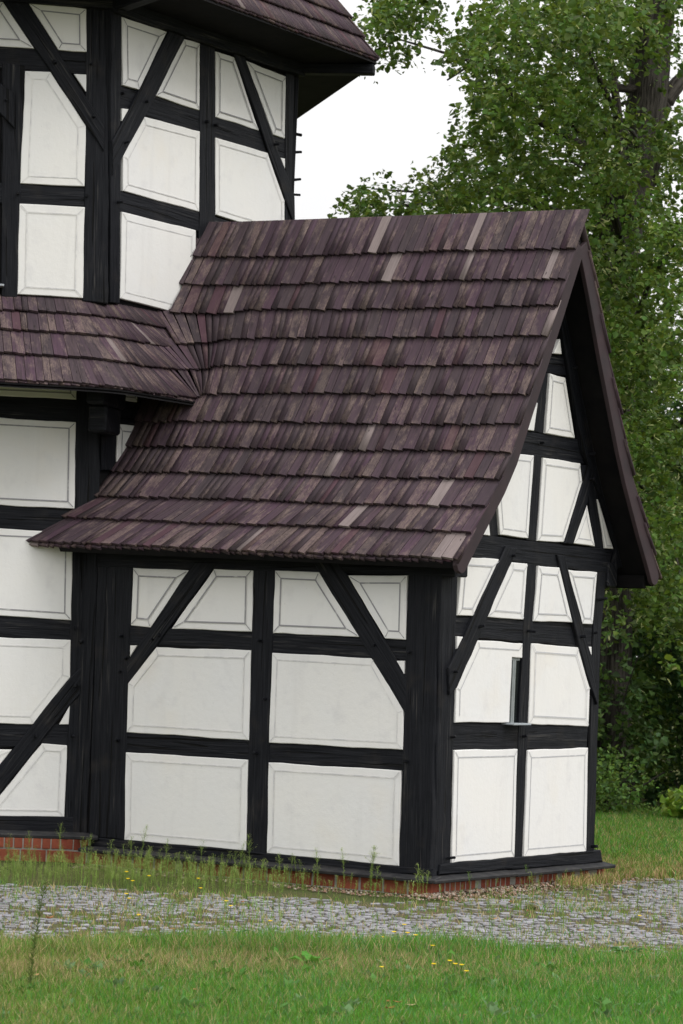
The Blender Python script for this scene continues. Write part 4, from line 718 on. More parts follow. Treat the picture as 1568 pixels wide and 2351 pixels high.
# annex roof: deck, then twelve courses on the seen slope and twelve behind
prof_in = [(y + .030, z - .045) for y, z in PROF[:4]] + [(y + .040, z - .030) for y, z in PROF[4:-1]] + [(1.535, 4.535)]
bk_in = [(y - .030, z - .045) for y, z in BACK[:5]] + [(y - .042, z - .025) for y, z in BACK[5:-1]]
outer = prof_in + bk_in[::-1]
inner = [(BACK[0][0] - .10, 1.50), (2.64, 2.38), (1.55, 4.40), (.45, 2.36), (-.31, 1.50)]
loop = outer + inner; k = len(loop)
V = [(x, y, z + sag(x)) for x in (-3.72, .318) for y, z in loop]
roof = build('roof', V, [(i, (i + 1) % k, k + (i + 1) % k, k + i) for i in range(k)] + [tuple(range(k))[::-1], tuple(range(k, 2 * k))], MSOFF, annex)
rec = []
for i in range(6):
    x0 = lambda y: (-3.66 if y > .05 else -3.66 + (y - .05) * CT / ST)
    b, t = PROF[i], PROF[i + 1]
    lay(straight(b[1], x0(b[0])), straight(t[1], x0(t[0])), rec, wear=.10 if i < 2 else .03, palep=1.6 if i < 2 else 1)
b, t = (-.40, 1.575), (-.20, 1.79)
lay(np.column_stack([np.linspace(-4.08, .372, 40), np.full(40, -.362), 1.568 + sag(np.linspace(-4.08, .372, 40))]), np.column_stack([np.linspace(-4.08, .372, 40), np.full(40, -.17), 1.785 + sag(np.linspace(-4.08, .372, 40))]), rec, lift=-.012)
L0, L1, L2 = level(2.985, 3.015), level(3.24, 3.28), level(3.47, 3.54)
cut = lambda Lv, Lref: (Lv[44:], Lref[44:])
rest_a, rest_c = [], []
S1, S2 = sweep(L1), sweep(L2); lay(L0[48:], S1[48:], rec, wm=narrow(len(L0))[48:]); lay(L1[48:], S2[48:], rec, wm=narrow(len(L0))[48:])
B8 = np.vstack([L2[45:]]); T8 = level(3.85, 3.815)[45:]; lay(B8, T8, rec)
T9 = T8[2:]; BD = {10: .17, 11: .14, 12: .10}; lay(T9, np.column_stack([T9[:, 0], ych(PROF[10][1]) - BD[10] * np.exp(-(T9[:, 0] + 3.66) / .20), PROF[10][1] + sag(T9[:, 0])]), rec)
for i in range(10, 12): lay(straight(PROF[i][1], -3.66, bend=BD[i]), straight(PROF[i + 1][1], -3.66, bend=BD[i + 1]), rec)
for i in range(12):
    b, t = BACK[i], BACK[i + 1]; x = np.linspace(.382, -3.6, 50); m = lambda p: np.column_stack([x, np.full(50, p[0]), p[1] + sag(x)])
    lay(m(b), m(t), rec)
shingles(rec, roof, 300)
# barge boards along both verges
def off(P, d, sgn):
    out = []
    for i in range(len(P)):
        a, b = Vector(P[max(i - 1, 0)]), Vector(P[min(i + 1, len(P) - 1)]); tt = (b - a).normalized(); out.append((P[i][0] + sgn * tt.y * d, P[i][1] - sgn * tt.x * d))
    return out
WALLS['R'] = ((.318, 0, sag(.3)), (0, 1, 0), (1, 0, 0))
sg = sag(.35)
def board(P, sgn, w0, w1, foot):
    o = off(P, w0, sgn); i = off(P, w1, sgn); pl = o + i[::-1]
    if foot:                                                    # rounded lower end
        a, c = Vector(i[0]), Vector(o[0]); m, r = (a + c) / 2, (a - c) / 2; dn = Vector((P[0][0] - P[1][0], P[0][1] - P[1][1])).normalized() * r.length
        pl += [tuple(m + r * math.cos(t) + dn * math.sin(t)) for t in (.4, .9, 1.57, 2.2, 2.75)]
    return [(y, z + sg) for y, z in pl]
fr = [(-.345, 1.615)] + PROF[1:-1] + [(1.44, 4.42)]
bk = [(3.285, 1.645)] + BACK[1:-1] + [(1.68, 4.44)]
prism('barge_board', 'R', board(fr, 1, .028, .190, 1), .0, .040, MBARGE, annex, (.005, .006), .3, .001)
prism('barge_board', 'R', board(bk, -1, .028, .185, 1), .0, .037, MBARGE, annex, (.005, .006), .3, .001)

# skirt roof of the church
D = [level(2.985, 3.0, False), level(3.24, 3.28, False), level(3.47, 3.54, False), level(3.665, 3.70, False), level(3.85, 3.85, False)]
skirt = strip('skirt_roof', [np.column_stack([d[:, :2], d[:, 2] - .075]) for d in D], MSOFF, church)
low = D[0].copy(); low[:, 2] -= .040; wl = level(3.85, 3.85, False); wl[:, 2] = 3.12
strip('skirt_soffit', [wl, low, np.column_stack([D[0][:, :2], D[0][:, 2] - .050])], MSOFF, church)
rec = []
nw = narrow(len(L0)); lay(L0[:51], S1[:51], rec, wear=.08, wm=nw[:51]); lay(L1[:51], S2[:51], rec, wear=.06, wm=nw[:51]); nd = nw[:len(D[2])]; lay(D[2], sweep(D[3], .16), rec, wear=.04, wm=nd); lay(D[3], sweep(D[4], .16), rec, wm=nd)
lw = D[0].copy(); lw[:, 2] -= .012; lay(lw, D[1], rec, lift=-.014)
shingles(rec, skirt, 180)

# main roof of the church: eaves, hips, boarded soffit
EAV, EZ, PT = .75, 6.585, math.tan(math.radians(57))
base = octa(-3.65, .05, 2.95)
def eave_ring(e, cut3=True):
    x = -3.65 + e; k = e * math.tan((math.pi / 2 - TH) / 2); s = 2.9 + 2 * k
    R = octa(x, .05 - k, 2.95 + k, s); return R
def ring(z):
    return [Vector((x, y, z)) for x, y in eave_ring(EAV - (z - EZ) / PT)]
R0 = ring(EZ + .02); R1 = ring(9.4)
n8 = 8; V = [p - Vector((0, 0, .085)) for p in R0] + [p - Vector((0, 0, .085)) for p in R1]
F = [(i, (i + 1) % n8, n8 + (i + 1) % n8, n8 + i) for i in range(n8)] + [tuple(range(n8, 2 * n8))]
main = build('main_roof', V, F, MSOFF, church)
inn = [Vector((x, y, 6.50)) for x, y in octa(-3.65, .05, 2.95)]; R2 = [Vector((x, y, EZ - .062)) for x, y in eave_ring(EAV - .02)]
build('soffit', list(R2) + inn, [(i, (i + 1) % n8, n8 + (i + 1) % n8, n8 + i)[::-1] for i in range(n8)], MSOFF, church)
for i in (0, 1, 2):                                            # board along the eaves edge, hip rafters below the corners
    a, b = R2[i], R2[(i + 1) % 8]
prism('top_plate', 'V', [(-.05, 6.385), (2.98, 6.385), (2.98, 6.56), (-.05, 6.56)], -.03, .10, MT, church)
prism('top_plate', 'U', [(-2.9, 6.425), (.05, 6.42), (.05, 6.56), (-2.9, 6.56)], -.03, .095, MT, church)
for i in (1, 2):
    a = inn[i] + Vector((0, 0, -.02)); b = R2[i] + Vector((0, 0, -.02)); mid = (a + b) / 2; dv = b - a
    box('hip_rafter', mid - Vector((0, 0, .03)), (dv.length * .96, .13, .10), MT, church, rz=math.atan2(dv.y, dv.x), bev=.01)
rec = []
for fi in (0, 1, 2):
    for c in range(5):
        z0, z1 = EZ + c * .205, EZ + (c + 1) * .205; A, Bq = ring(z0), ring(z1)
        f = lambda R: np.array([np.array(R[fi]) + (np.array(R[fi + 1]) - np.array(R[fi])) * t for t in np.linspace(-.008, 1.008, 30)])
        lay(f(A), f(Bq), rec, tmean=.085, skew=.006)
        if c == 0: lo = f(A); lo[:, 2] -= .012; lay(lo, f(Bq), rec, lift=-.014)
shingles(rec, main, 118)

# ------------------------------------------------------------------ plinths and sill boards
def brick_row(parent, own, O, u, nrm, L, z0, h, pitch, joint, proud):
    s = 0.0; rz = math.atan2(u[1], u[0])
    while s < L - pitch * .4:
        b = min(pitch, L - s) * random.uniform(.97, 1.03); wd = b - joint; c = Vector(O) + Vector(u) * (s + wd / 2) + Vector(nrm) * (proud - .045 + random.uniform(-.003, .003))
        c.z = z0 + h / 2 + random.uniform(-.002, .002); o = box('brick', (0, 0, 0), (wd, .10, h), MB, own, bev=.004)
        o.matrix_parent_inverse = Matrix(); o.matrix_basis = Matrix.Translation(c) @ Matrix.Rotation(rz + random.uniform(-.01, .01), 4, 'Z') @ Matrix.Rotation(random.uniform(-.012, .012), 4, 'Y')
        s += b
pa = box('plinth', (-1.70, 1.43, -1.17), (3.46, 2.92, .21), MM, annex, bev=0)
brick_row(annex, pa, (-3.44, -.03, 0), (1, 0, 0), (0, -1, 0), 3.55, -1.195, .115, .232, .018, -.002)
brick_row(annex, pa, (.03, -.02, 0), (0, 1, 0), (1, 0, 0), 3.10, -1.192, .115, .083, .013, -.0035)
pc = extrude('plinth', [(x, y) for x, y in octa(-3.65, .04, 2.96)], -1.3, -.97, MM, church)
Lo = Vector(wpt('L', -1.9, 0, .01)); 
brick_row(church, pc, tuple(Lo), (CT, ST, 0), (ST, -CT, 0), 1.93, -1.085, .110, .083, .012, .0)
brick_row(church, pc, tuple(Lo), (CT, ST, 0), (ST, -CT, 0), 1.93, -1.30, .200, .235, .012, .0)
pe = box('plinth', (-3.60, .05, -1.085), (.25, .158, .215), MM, church, bev=0)
brick_row(church, pe, (-3.725, -.030, 0), (1, 0, 0), (0, -1, 0), .255, -1.085, .110, .083, .012, .0)
brick_row(church, pe, (-3.725, -.030, 0), (1, 0, 0), (0, -1, 0), .255, -1.30, .200, .235, .012, .0)
tl = lambda ax, a: Matrix.Rotation(a, 4, ax)
for xa, xb, dz in ((-3.50, -1.62, .0), (-1.615, .125, .004)):
    box('sill_board', ((xa + xb) / 2, -.075, -1.058 + dz), (xb - xa, .16, .032), MSILL, annex, bev=.008, tilt=tl('X', .16))
for ya, yb, dz in ((-.15, 1.22, .0), (1.215, 3.02, -.006)):
    box('sill_board', (.075, (ya + yb) / 2, -1.054 + dz), (.16, yb - ya, .030), MSILL, annex, bev=.008, uvdir=1, tilt=tl('Y', .16))
box('sill_board', on_u(-.93, -.952, .07) + Vector((.15, -.05, 0)), (2.0, .15, .034), MSILL, church, rz=TH, bev=.008, tilt=tl('X', .16))

# ------------------------------------------------------------------ trees and bushes
def leaves(name, P, Nn, Tn, size, tone, mat, parent, fold=.35, slim=None):
    """One folded, pointed leaf per row: P stem end, Nn upper side, Tn towards the tip."""
    S = np.cross(Nn, Tn); n = len(P); w = size * .46 * (1 if slim is None else slim); c = np.cos(fold); s = np.sin(fold)
    def pt(l, k): return P + Tn * (l * size)[:, None] + (S * (k * w * c)[:, None] + Nn * (abs(k) * w * s)[:, None])
    o = np.ones(n)
    V = np.stack([pt(o * 0, o * 0), pt(o * .28, o), pt(o * .72, o * .62), pt(o * 1., o * 0), pt(o * .72, o * -.62), pt(o * .28, o * -1.)], 1).reshape(-1, 3)
    b = 6 * np.arange(n)[:, None]; F = np.concatenate([b + np.array([[0, 1, 2, 3]]), b + np.array([[0, 3, 4, 5]])], 0)
    return np_mesh(name, V, F, mat, parent, tone=np.repeat(tone, 6, 0))
def unit(v): return v / np.maximum(np.linalg.norm(v, axis=-1, keepdims=True), 1e-9)
def crown(name, centres, rad, per, size, parent, base=(.072, .142, .022), var=.85, bract=0.05, droop=.35, yel=0.0):
    C = np.asarray(centres, float); n = len(C) * per; ci = np.repeat(np.arange(len(C)), per)
    # small drooping sprays inside every clump
    ns = max(1, per // 11); sp = unit(RNG.normal(size=(len(C), ns, 3))) * (RNG.random((len(C), ns, 1)) ** .45) * rad; sp[..., 2] *= .75
    so_ = unit(RNG.normal(size=(len(C), ns, 3)) + np.array([0, 0, -.15])); si = RNG.integers(0, ns, n)
    t = RNG.random(n) ** .8; P = C[ci] + sp[ci, si] + so_[ci, si] * (t * rad * .95)[:, None]; P[:, 2] -= droop * rad * t ** 2
    P += RNG.normal(size=(n, 3)) * size * .35
    Nn = unit(np.array([0, 0, 1.]) * .8 + RNG.normal(size=(n, 3)) * .55 + so_[ci, si] * .25); Tn = RNG.normal(size=(n, 3)) + so_[ci, si] * .9 + np.array([0, 0, -.55])
    Tn = unit(Tn - Nn * np.sum(Tn * Nn, 1, keepdims=True)); cl = RNG.random(len(C))[ci]
    k = (1 - var / 2 + var * RNG.random(n)) * (.68 + .64 * cl); tone = np.array(base)[None] * k[:, None]
    tone[:, 0] *= .85 + .5 * RNG.random(n) + yel; tone[:, 2] *= .7 + .6 * RNG.random(n); sz = size * RNG.uniform(.5, 1.3, n)
    br = RNG.random(n) < bract; tone[br] = np.array([.42, .46, .20]) * RNG.uniform(.7, 1.15, (br.sum(), 1)); sz[br] *= 1.0; slim = np.where(br, .34, 1.0)
    return leaves(name, P, Nn, Tn, sz, tone, MLEAF, parent, slim=slim)
def limb(name, pts, parent, k=10, mat=None):
    """A tapered, slightly crooked stem through (x, y, z, radius) points."""
    pts = [np.array(p, float) for p in pts]; Q = []
    for i in range(len(pts) - 1):
        p0, p1, p2, p3 = pts[max(i - 1, 0)], pts[i], pts[i + 1], pts[min(i + 2, len(pts) - 1)]
        for t in np.linspace(0, 1, 5)[:-1]:
            Q.append(.5 * (2 * p1 + (p2 - p0) * t + (2 * p0 - 5 * p1 + 4 * p2 - p3) * t * t + (3 * p1 - p0 - 3 * p2 + p3) * t ** 3))
    Q.append(pts[-1]); V, UV, L = [], [], 0; ph = random.random() * 6
    for i, q in enumerate(Q):
        d = unit((Q[min(i + 1, len(Q) - 1)] - Q[max(i - 1, 0)])[:3]); s1 = unit(np.cross(d, [.31, .2, .93] if abs(d[2]) < .9 else [1, .1, 0])); s2 = np.cross(d, s1)
        if i: L += np.linalg.norm((q - Q[i - 1])[:3])
        for j in range(k):
            a = 2 * math.pi * j / k; r = max(q[3], .004) * (1 + .07 * math.sin(3 * a + ph + L) + random.uniform(-.04, .04))
            V.append(q[:3] + (s1 * math.cos(a) + s2 * math.sin(a)) * r); UV.append((abs(j - k / 2) / k * 2 * math.pi * max(q[3], .05), L))
    F = [(i * k + j, i * k + (j + 1) % k, (i + 1) * k + (j + 1) % k, (i + 1) * k + j) for i in range(len(Q) - 1) for j in range(k)]
    return build(name, V, F, mat or MBARK, parent, UV, smooth=True)

linden = tag(empty('linden_tree', (-5.82, 14.1, GZ)), 'tall leafy linden with a thick dark forked trunk rising behind the annex gable', 'tree')
limb('trunk', [(-5.83, 14.14, -1.4, .62), (-5.82, 14.1, -1.1, .5), (-5.82, 14.01, .86, .42), (-5.79, 13.87, 3.78, .38), (-5.74, 13.8, 5.54, .355), (-5.65, 13.8, 6.6, .33), (-5.53, 13.84, 7.13, .31),
               (-5.44, 13.88, 7.47, .29), (-5.39, 13.88, 7.98, .275), (-5.35, 13.88, 8.63, .26), (-5.31, 13.87, 9.14, .25), (-5.28, 13.86, 9.66, .235), (-5.29, 13.75, 11.41, .2), (-5.4, 13.9, 14.0, .1)], linden, 16)
for pts in ([(-5.36, 13.92, 7.6, .17), (-5.26, 14.08, 8.16, .13), (-5.16, 14.24, 8.51, .115), (-5.03, 14.66, 8.97, .10), (-4.75, 15.36, 10.3, .07)],
            [(-5.55, 13.7, 6.4, .14), (-5.39, 13.47, 6.77, .12), (-5.41, 13.32, 7.22, .09), (-5.40, 13.18, 7.66, .08), (-5.39, 13.04, 8.15, .06), (-5.42, 12.87, 8.7, .05)],
            [(-5.3, 13.87, 9.31, .1), (-5.66, 13.03, 9.46, .08), (-6.05, 12.17, 9.59, .06), (-6.4, 11.8, 9.9, .03)],
            [(-5.43, 13.9, 7.19, .08), (-5.79, 12.81, 7.56, .06), (-6.28, 12.12, 7.93, .045), (-6.57, 11.65, 8.61, .035), (-6.68, 11.31, 9.12, .02)],
            [(-5.57, 13.86, 6.37, .07), (-5.98, 12.39, 6.64, .05), (-6.65, 11.71, 6.79, .03), (-7.31, 11.29, 6.59, .02), (-7.84, 10.95, 6.57, .008)],
            [(-5.39, 13.85, 8.48, .07), (-5.65, 13.09, 8.42, .05), (-6.29, 12.04, 9.13, .03), (-6.53, 11.85, 9.69, .02)],
            [(-5.39, 13.85, 9.0, .07), (-5.95, 12.9, 8.9, .05), (-6.6, 12.1, 8.75, .03), (-7.2, 11.7, 8.3, .012)],
            [(-5.65, 13.95, 3.91, .07), (-4.8, 13.31, 3.73, .05), (-4.2, 13.09, 3.93, .03)]):
    limb('bough', pts, linden, 8)
for i in range(34):                                             # thin boughs out to the leaf clumps
    q = np.array(CLUMPS[random.randrange(len(CLUMPS))]); z0 = max(3.0, min(q[2] - random.uniform(.2, 1.2), 10)); p0 = np.array([-5.55, 13.85, z0])
    m = (p0 + q) / 2 + np.array([random.uniform(-.2, .2), random.uniform(-.2, .2), random.uniform(.1, .45)]); limb('bough', [(*p0, .05), (*m, .032), (*q, .01)], linden, 6)
crown('crown', CLUMPS, .36, 125, .080, linden, bract=.09)
crown('crown', CLUMPS_FAR, .60, 60, .10, linden)

def ellipsoid_clumps(c, r, n, inner=.45):
    d = unit(RNG.normal(size=(n, 3))); q = inner + (1 - inner) * RNG.random((n, 1)) ** .6; return np.array(c) + d * q * np.array(r)
def far_tree(label, c, r, n, h0, size=.15, base=(.020, .060, .014)):
    t = tag(empty('leafy_tree', (c[0], c[1], GZ)), label, 'tree', 'trees closing the background')
    limb('trunk', [(c[0], c[1], GZ - .2, .3), (c[0] + .1, c[1], GZ + h0 * .5, .22), (c[0], c[1] + .1, c[2] + r[2] * .5, .1)], t, 8)
    crown('crown', ellipsoid_clumps(c, r, n), .75, 70, size, t, base=base, bract=.02, var=.5)
far_tree('dark broad-crowned tree just behind the linden, right of the annex gable', (-9.2, 20.5, 2.0), (3.4, 3.0, 3.4), 190, 3)
far_tree('bushy green tree filling the gap between the linden trunk and the right edge', (-5.6, 18.5, 3.2), (2.6, 1.6, 2.6), 150, 3)
far_tree('green tree at the right edge of the photo, behind the leafy sapling', (-3.6, 19.5, 1.6), (3.0, 3.0, 3.1), 170, 3)
far_tree('distant tree hidden low behind the annex gable', (-15.5, 30, 2.0), (4.5, 4.0, 4.0), 170, 4, .18)
far_tree('distant tall tree glimpsed through the linden boughs at far right', (-8.0, 33, 2.5), (5.5, 4.0, 4.2), 230, 4, .18, (.022, .062, .015))
far_tree('distant bushy tree low at the far right edge', (-.5, 29, 2.2), (4.5, 4.0, 4.0), 170, 4, .18)

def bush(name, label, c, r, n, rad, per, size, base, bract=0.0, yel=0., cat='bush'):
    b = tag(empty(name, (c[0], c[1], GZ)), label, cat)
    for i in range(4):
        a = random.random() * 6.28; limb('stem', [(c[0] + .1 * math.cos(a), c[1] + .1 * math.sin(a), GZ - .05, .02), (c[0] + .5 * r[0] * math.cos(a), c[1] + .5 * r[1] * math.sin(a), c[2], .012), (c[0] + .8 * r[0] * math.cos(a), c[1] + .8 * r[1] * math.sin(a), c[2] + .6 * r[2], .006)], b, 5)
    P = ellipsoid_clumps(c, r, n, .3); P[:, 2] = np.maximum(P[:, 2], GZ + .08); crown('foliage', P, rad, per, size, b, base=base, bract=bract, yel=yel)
bush('bramble_bush', 'low olive bramble thicket at the lawn edge right beside the annex wall', (-4.9, 12.0, -.85), (1.3, .8, .42), 60, .22, 60, .06, (.090, .185, .036), 0, 0)
bush('broadleaf_sapling', 'bright yellow-green broadleaf sapling low at the right edge of the lawn', (-2.75, 11.9, -1.02), (.9, .6, .30), 40, .20, 34, .12, (.13, .26, .034), 0, .1)
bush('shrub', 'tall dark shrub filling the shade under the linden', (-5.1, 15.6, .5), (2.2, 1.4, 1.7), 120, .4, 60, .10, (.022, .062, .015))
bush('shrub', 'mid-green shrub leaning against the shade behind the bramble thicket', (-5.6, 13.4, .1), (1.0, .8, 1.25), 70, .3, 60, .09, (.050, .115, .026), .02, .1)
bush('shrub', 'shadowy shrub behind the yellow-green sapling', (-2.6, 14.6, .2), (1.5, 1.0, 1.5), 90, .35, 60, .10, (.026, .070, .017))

# ------------------------------------------------------------------ grass
FH = np.array([FWD.x, FWD.y]); FH /= np.hypot(*FH); RH = np.array([FH[1], -FH[0]])
def frustum_points(n, d0, d1, x0=-.135, x1=.135, pad=.5):
    d = np.sqrt(RNG.random(n) * (d1 * d1 - d0 * d0) + d0 * d0); l = d * RNG.uniform(x0, x1, n) + pad * RNG.uniform(-1, 1, n)
    return CAM.x + d * FH[0] + l * RH[0], CAM.y + d * FH[1] + l * RH[1], d, l
def blades(name, X, Y, h, wd, tone, mat, lean=.45, z=GZ):
    n = len(X); a = RNG.random(n) * 6.283; la = RNG.random(n) * 6.283; ln = lean * h * RNG.random(n)
    D = np.stack([np.cos(la), np.sin(la)], 1) * ln[:, None]; S = np.stack([np.cos(a), np.sin(a)], 1) * (wd / 2)[:, None]
    z0 = np.full(n, z - .005); b = np.stack([X, Y], 1)
    def v(p, zz): return np.column_stack([p, zz])
    V = np.stack([v(b - S, z0), v(b + S, z0), v(b + S * .8 + D * .35, z0 + h * .6), v(b - S * .8 + D * .35, z0 + h * .6), v(b + D + S * .12, z0 + h), v(b + D - S * .12, z0 + h)], 1).reshape(-1, 3)
    k = 6 * np.arange(n)[:, None]; F = np.concatenate([k + np.array([[0, 1, 2, 3]]), k + np.array([[3, 2, 4, 5]])])
    return np_mesh(name, V, F, mat, tone=np.repeat(tone, 6, 0))
GREEN = np.array([.080, .255, .022]); BLUEG = np.array([.095, .235, .080]); STRAW = np.array([.40, .32, .155]); OLIVE = np.array([.165, .235, .045])
def grass_tone(X, Y, straw, olive):
    n = len(X); r = RNG.random(n); c = np.where((r < straw)[:, None], STRAW, np.where((r < straw + olive)[:, None], OLIVE, np.where((RNG.random(n) < .22)[:, None], BLUEG, GREEN)))
    return c * RNG.uniform(.65, 1.3, (n, 1)) * (.85 + .3 * fbm(X, Y, 2.0))[:, None]
X, Y, d, l = frustum_points(330000, 13.4, 20.6, pad=.4)
ed = dist_line(X, Y, NEAR); inside = in_poly(X, Y, PAVE); sn = np.where(inside, -ed, ed); wob = (fbm(X, Y, 1.1) - .5) * .9
keep = (sn + wob * 1.3 > -.15 - .35 * RNG.random(len(X))) & ~((sn < .35) & (RNG.random(len(X)) > .7))
X, Y, d, l, sn, wob = [q[keep] for q in (X, Y, d, l, sn, wob)]
side = np.clip((l / d + .10) / .16, 0, 1)                       # the lawn is lusher towards the right
sw = np.clip(1.15 - np.abs(sn + wob * 1.2 - 1.25 + .35 * side) / (1.05 - .25 * side), 0, 1) * (.44 - .18 * side)
low = np.clip(fbm(X + 30, Y, .55) * 1.7 - .55 - .45 * side, 0, 1) * .55
straw = np.clip(np.maximum(sw * (.55 + .9 * fbm(X + 5, Y, 1.7)), low * .5) + .08, 0, .8); olive = np.clip(.30 * (1 - side) + low * .5 + .10, 0, .55)
h = np.where(sn + wob < .55, RNG.uniform(.04, .14, len(X)), RNG.uniform(.03, .105, len(X))) * (.75 + .6 * fbm(X, Y, 1.6))
tag(blades('grass', X, Y, h, RNG.uniform(.0035, .0075, len(X)), grass_tone(X, Y, straw, olive), MGRASS, .7), kind='stuff',
    label='uneven lawn of green and straw-coloured grass blades before the pavement', cat='grass')
X, Y, d, l = frustum_points(90000, 24.5, 37, .075, .155, .3); ok = ~in_poly(X, Y, PAVE) & ~((X < .15) & (Y < 3.3)); X, Y, d = X[ok], Y[ok], d[ok]
nearp = np.clip((28.5 - d) / 3.5, 0, 1); h = RNG.uniform(.04, .12, len(X))
tag(blades('grass', X, Y, h, RNG.uniform(.007, .014, len(X)), grass_tone(X, Y, .12 + .5 * nearp, .22 + .2 * nearp) * np.array([1.1, 1.0, 1.0]), MGRASS, .7), kind='stuff',
    label='lawn grass beyond the annex running back to the trees', cat='grass')
# grass and moss in the pavement joints
X, Y, d, l = frustum_points(150000, 18, 27, pad=.3); ok = in_poly(X, Y, PAVE); X, Y = X[ok], Y[ok]
ed = dist_line(X, Y, NEAR); pr = .16 + 1.0 * np.clip(fbm(X, Y, .8) * 2 - .80, 0, 1) + .75 * np.clip(1 - ed / 1.1, 0, 1); ok = RNG.random(len(X)) < pr * .62; X, Y = X[ok], Y[ok]
tag(blades('joint_grass', X, Y, RNG.uniform(.02, .075, len(X)), RNG.uniform(.004, .008, len(X)), grass_tone(X, Y, np.full(len(X), .38), np.full(len(X), .4)), MGRASS, .9), kind='stuff',
    label='short grass and moss growing in the joints of the cobbled pavement', cat='grass')

# ------------------------------------------------------------------ weeds
def weed_arrays(h, rnd, leafy=1.0, bud=1.0):
    """A thin upright stalk with narrow leaves and a loose top of tiny buds; all quads."""
    V, F, T = [], [], []
    bend = np.array([rnd.uniform(-.12, .12), rnd.uniform(-.12, .12)]) * h
    ax = lambda t: np.array([bend[0] * t * t, bend[1] * t * t, h * t])
    def quad(a, b, c, d, col):
        k = len(V); V.extend([a, b, c, d]); F.append((k, k + 1, k + 2, k + 3)); T.extend([col] * 4)
    gcol = np.array([.205, .300, .068]) * rnd.uniform(.8, 1.25); pcol = np.array([.40, .46, .17])
    for i in range(4):
        t0, t1 = i / 4, (i + 1) / 4; r0, r1 = .0042 * (1 - .7 * t0), .0042 * (1 - .7 * t1)
        for k in range(3):
            a, b = 2.094 * k, 2.094 * (k + 1); c = lambda q, r, t: ax(t) + np.array([math.cos(q) * r, math.sin(q) * r, 0])
            quad(c(a, r0, t0), c(b, r0, t0), c(b, r1, t1), c(a, r1, t1), gcol * .9)
    def leaf(p, az, el, L, wd, col):
        dr = np.array([math.cos(az) * math.cos(el), math.sin(az) * math.cos(el), math.sin(el)]); s = np.array([-math.sin(az), math.cos(az), 0]) * wd
        quad(p, p + dr * L * .45 + s, p + dr * L + np.array([0, 0, -.12 * L]), p + dr * L * .45 - s, col)
    nl = int((16 + 44 * h) * leafy)
    for i in range(nl):
        t = .06 + .82 * (i + rnd.random()) / nl; leaf(ax(t), rnd.random() * 6.283, rnd.uniform(.35, 1.0), rnd.uniform(.028, .06) * (1.15 - .5 * t) * (.6 + h), rnd.uniform(.0025, .0045), gcol * rnd.uniform(.75, 1.25))
    nb = int((10 + 26 * h) * bud)
    for i in range(nb):
        t = .62 + .38 * rnd.random(); p = ax(t); az = rnd.random() * 6.283; el = rnd.uniform(.5, 1.15); L = (1.12 - t) * h * rnd.uniform(.25, .5) + .01
        q = p + np.array([math.cos(az) * math.cos(el), math.sin(az) * math.cos(el), math.sin(el)]) * L; s = np.array([-math.sin(az), math.cos(az), 0]) * .0012
        quad(p - s, p + s, q + s, q - s, gcol)
        for _ in range(2):
            z = q + np.array([rnd.uniform(-.008, .008), rnd.uniform(-.008, .008), rnd.uniform(-.012, .006)]); leaf(z, rnd.random() * 6.283, rnd.uniform(.3, 1.3), rnd.uniform(.007, .013), .0036, pcol * rnd.uniform(.7, 1.2))
    return np.array(V), np.array(F), np.array(T)
WR = random.Random(21); TEMPL = [weed_arrays(h, WR) for h in (.2, .26, .32, .38, .44, .5, .56, .3, .36, .42)]
def place(tm, x, y, sc, rz):
    V = tm[0] * sc; c, s = math.cos(rz), math.sin(rz); return np.column_stack([V[:, 0] * c - V[:, 1] * s + x, V[:, 0] * s + V[:, 1] * c + y, V[:, 2] + GZ - .005])
def weed_mass(name, pts, label, smin, smax, tint=(1, 1, 1)):
    Vs, Fs, Ts, o = [], [], [], 0
    for x, y, b in pts:
        t = WR.choice(TEMPL); V = place(t, x, y, WR.uniform(smin, smax) * b, WR.random() * 6.28); Vs.append(V); Fs.append(t[1] + o); Ts.append(np.clip(t[2] * WR.uniform(.75, 1.25) * np.array(tint), 0, 1)); o += len(V)
    tag(np_mesh(name, np.vstack(Vs), np.vstack(Fs), MWEED, tone=np.vstack(Ts)), kind='stuff', label=label, cat='weeds')
pts = []
while len(pts) < 1300:                                          # the strip between plinth and pavement, thickest to the left
    if WR.random() < .62: x = WR.uniform(-3.9, -.9)
    else: x = WR.uniform(-3.0, .1)
    yw = -.13 if x > -3.5 else (x + 3.5) * ST / CT - .16; ye = float(np.interp(x, [-4.2, -2.63, -1.38, -.14, .3], [-3.3, -2.25, -1.5, -.92, -.6]))
    y = WR.uniform(ye + .02, yw); dens = .95 if x < -1.6 else (.60 if x < -.9 else .28)
    near = x < -2.7 and y > (x + 3.65) * ST / CT - 1.0
    if WR.random() < dens: pts.append((x, y, WR.uniform(.4, .6) if near and WR.random() < .93 else 1.0 if WR.random() < .8 else 1.25))
for _ in range(330):                                            # further left, past the edge of the picture
    x = WR.uniform(-5.2, -2.9); pts.append((x, WR.uniform(-3.6, -1.2 + (x + 3.5) * .5), 1.0))
pts = [p for p in pts if not (p[0] < -3.0 and p[1] > (p[0] + 3.65) * ST / CT - .38 and WR.random() < .75)]
pts = [p for p in pts if not (p[0] < -3.45 and p[1] > (p[0] + 3.5) * ST / CT - .12)]
weed_mass('weeds', pts, 'dense pale green weeds crowding the foot of the brick plinth', .19, .47)
pts = []
while len(pts) < 620:
    x, y = WR.uniform(-3, 6), WR.uniform(-6, 4.5)
    if in_poly(np.array([x]), np.array([y]), PAVE)[0] and WR.random() < .15 + .7 * float(fbm(np.array([x]), np.array([y]), .9)[0] > .5): pts.append((x, y, 1))
for _ in range(70): pts.append((WR.uniform(.12, .6), WR.uniform(-.5, 3.3), .8))
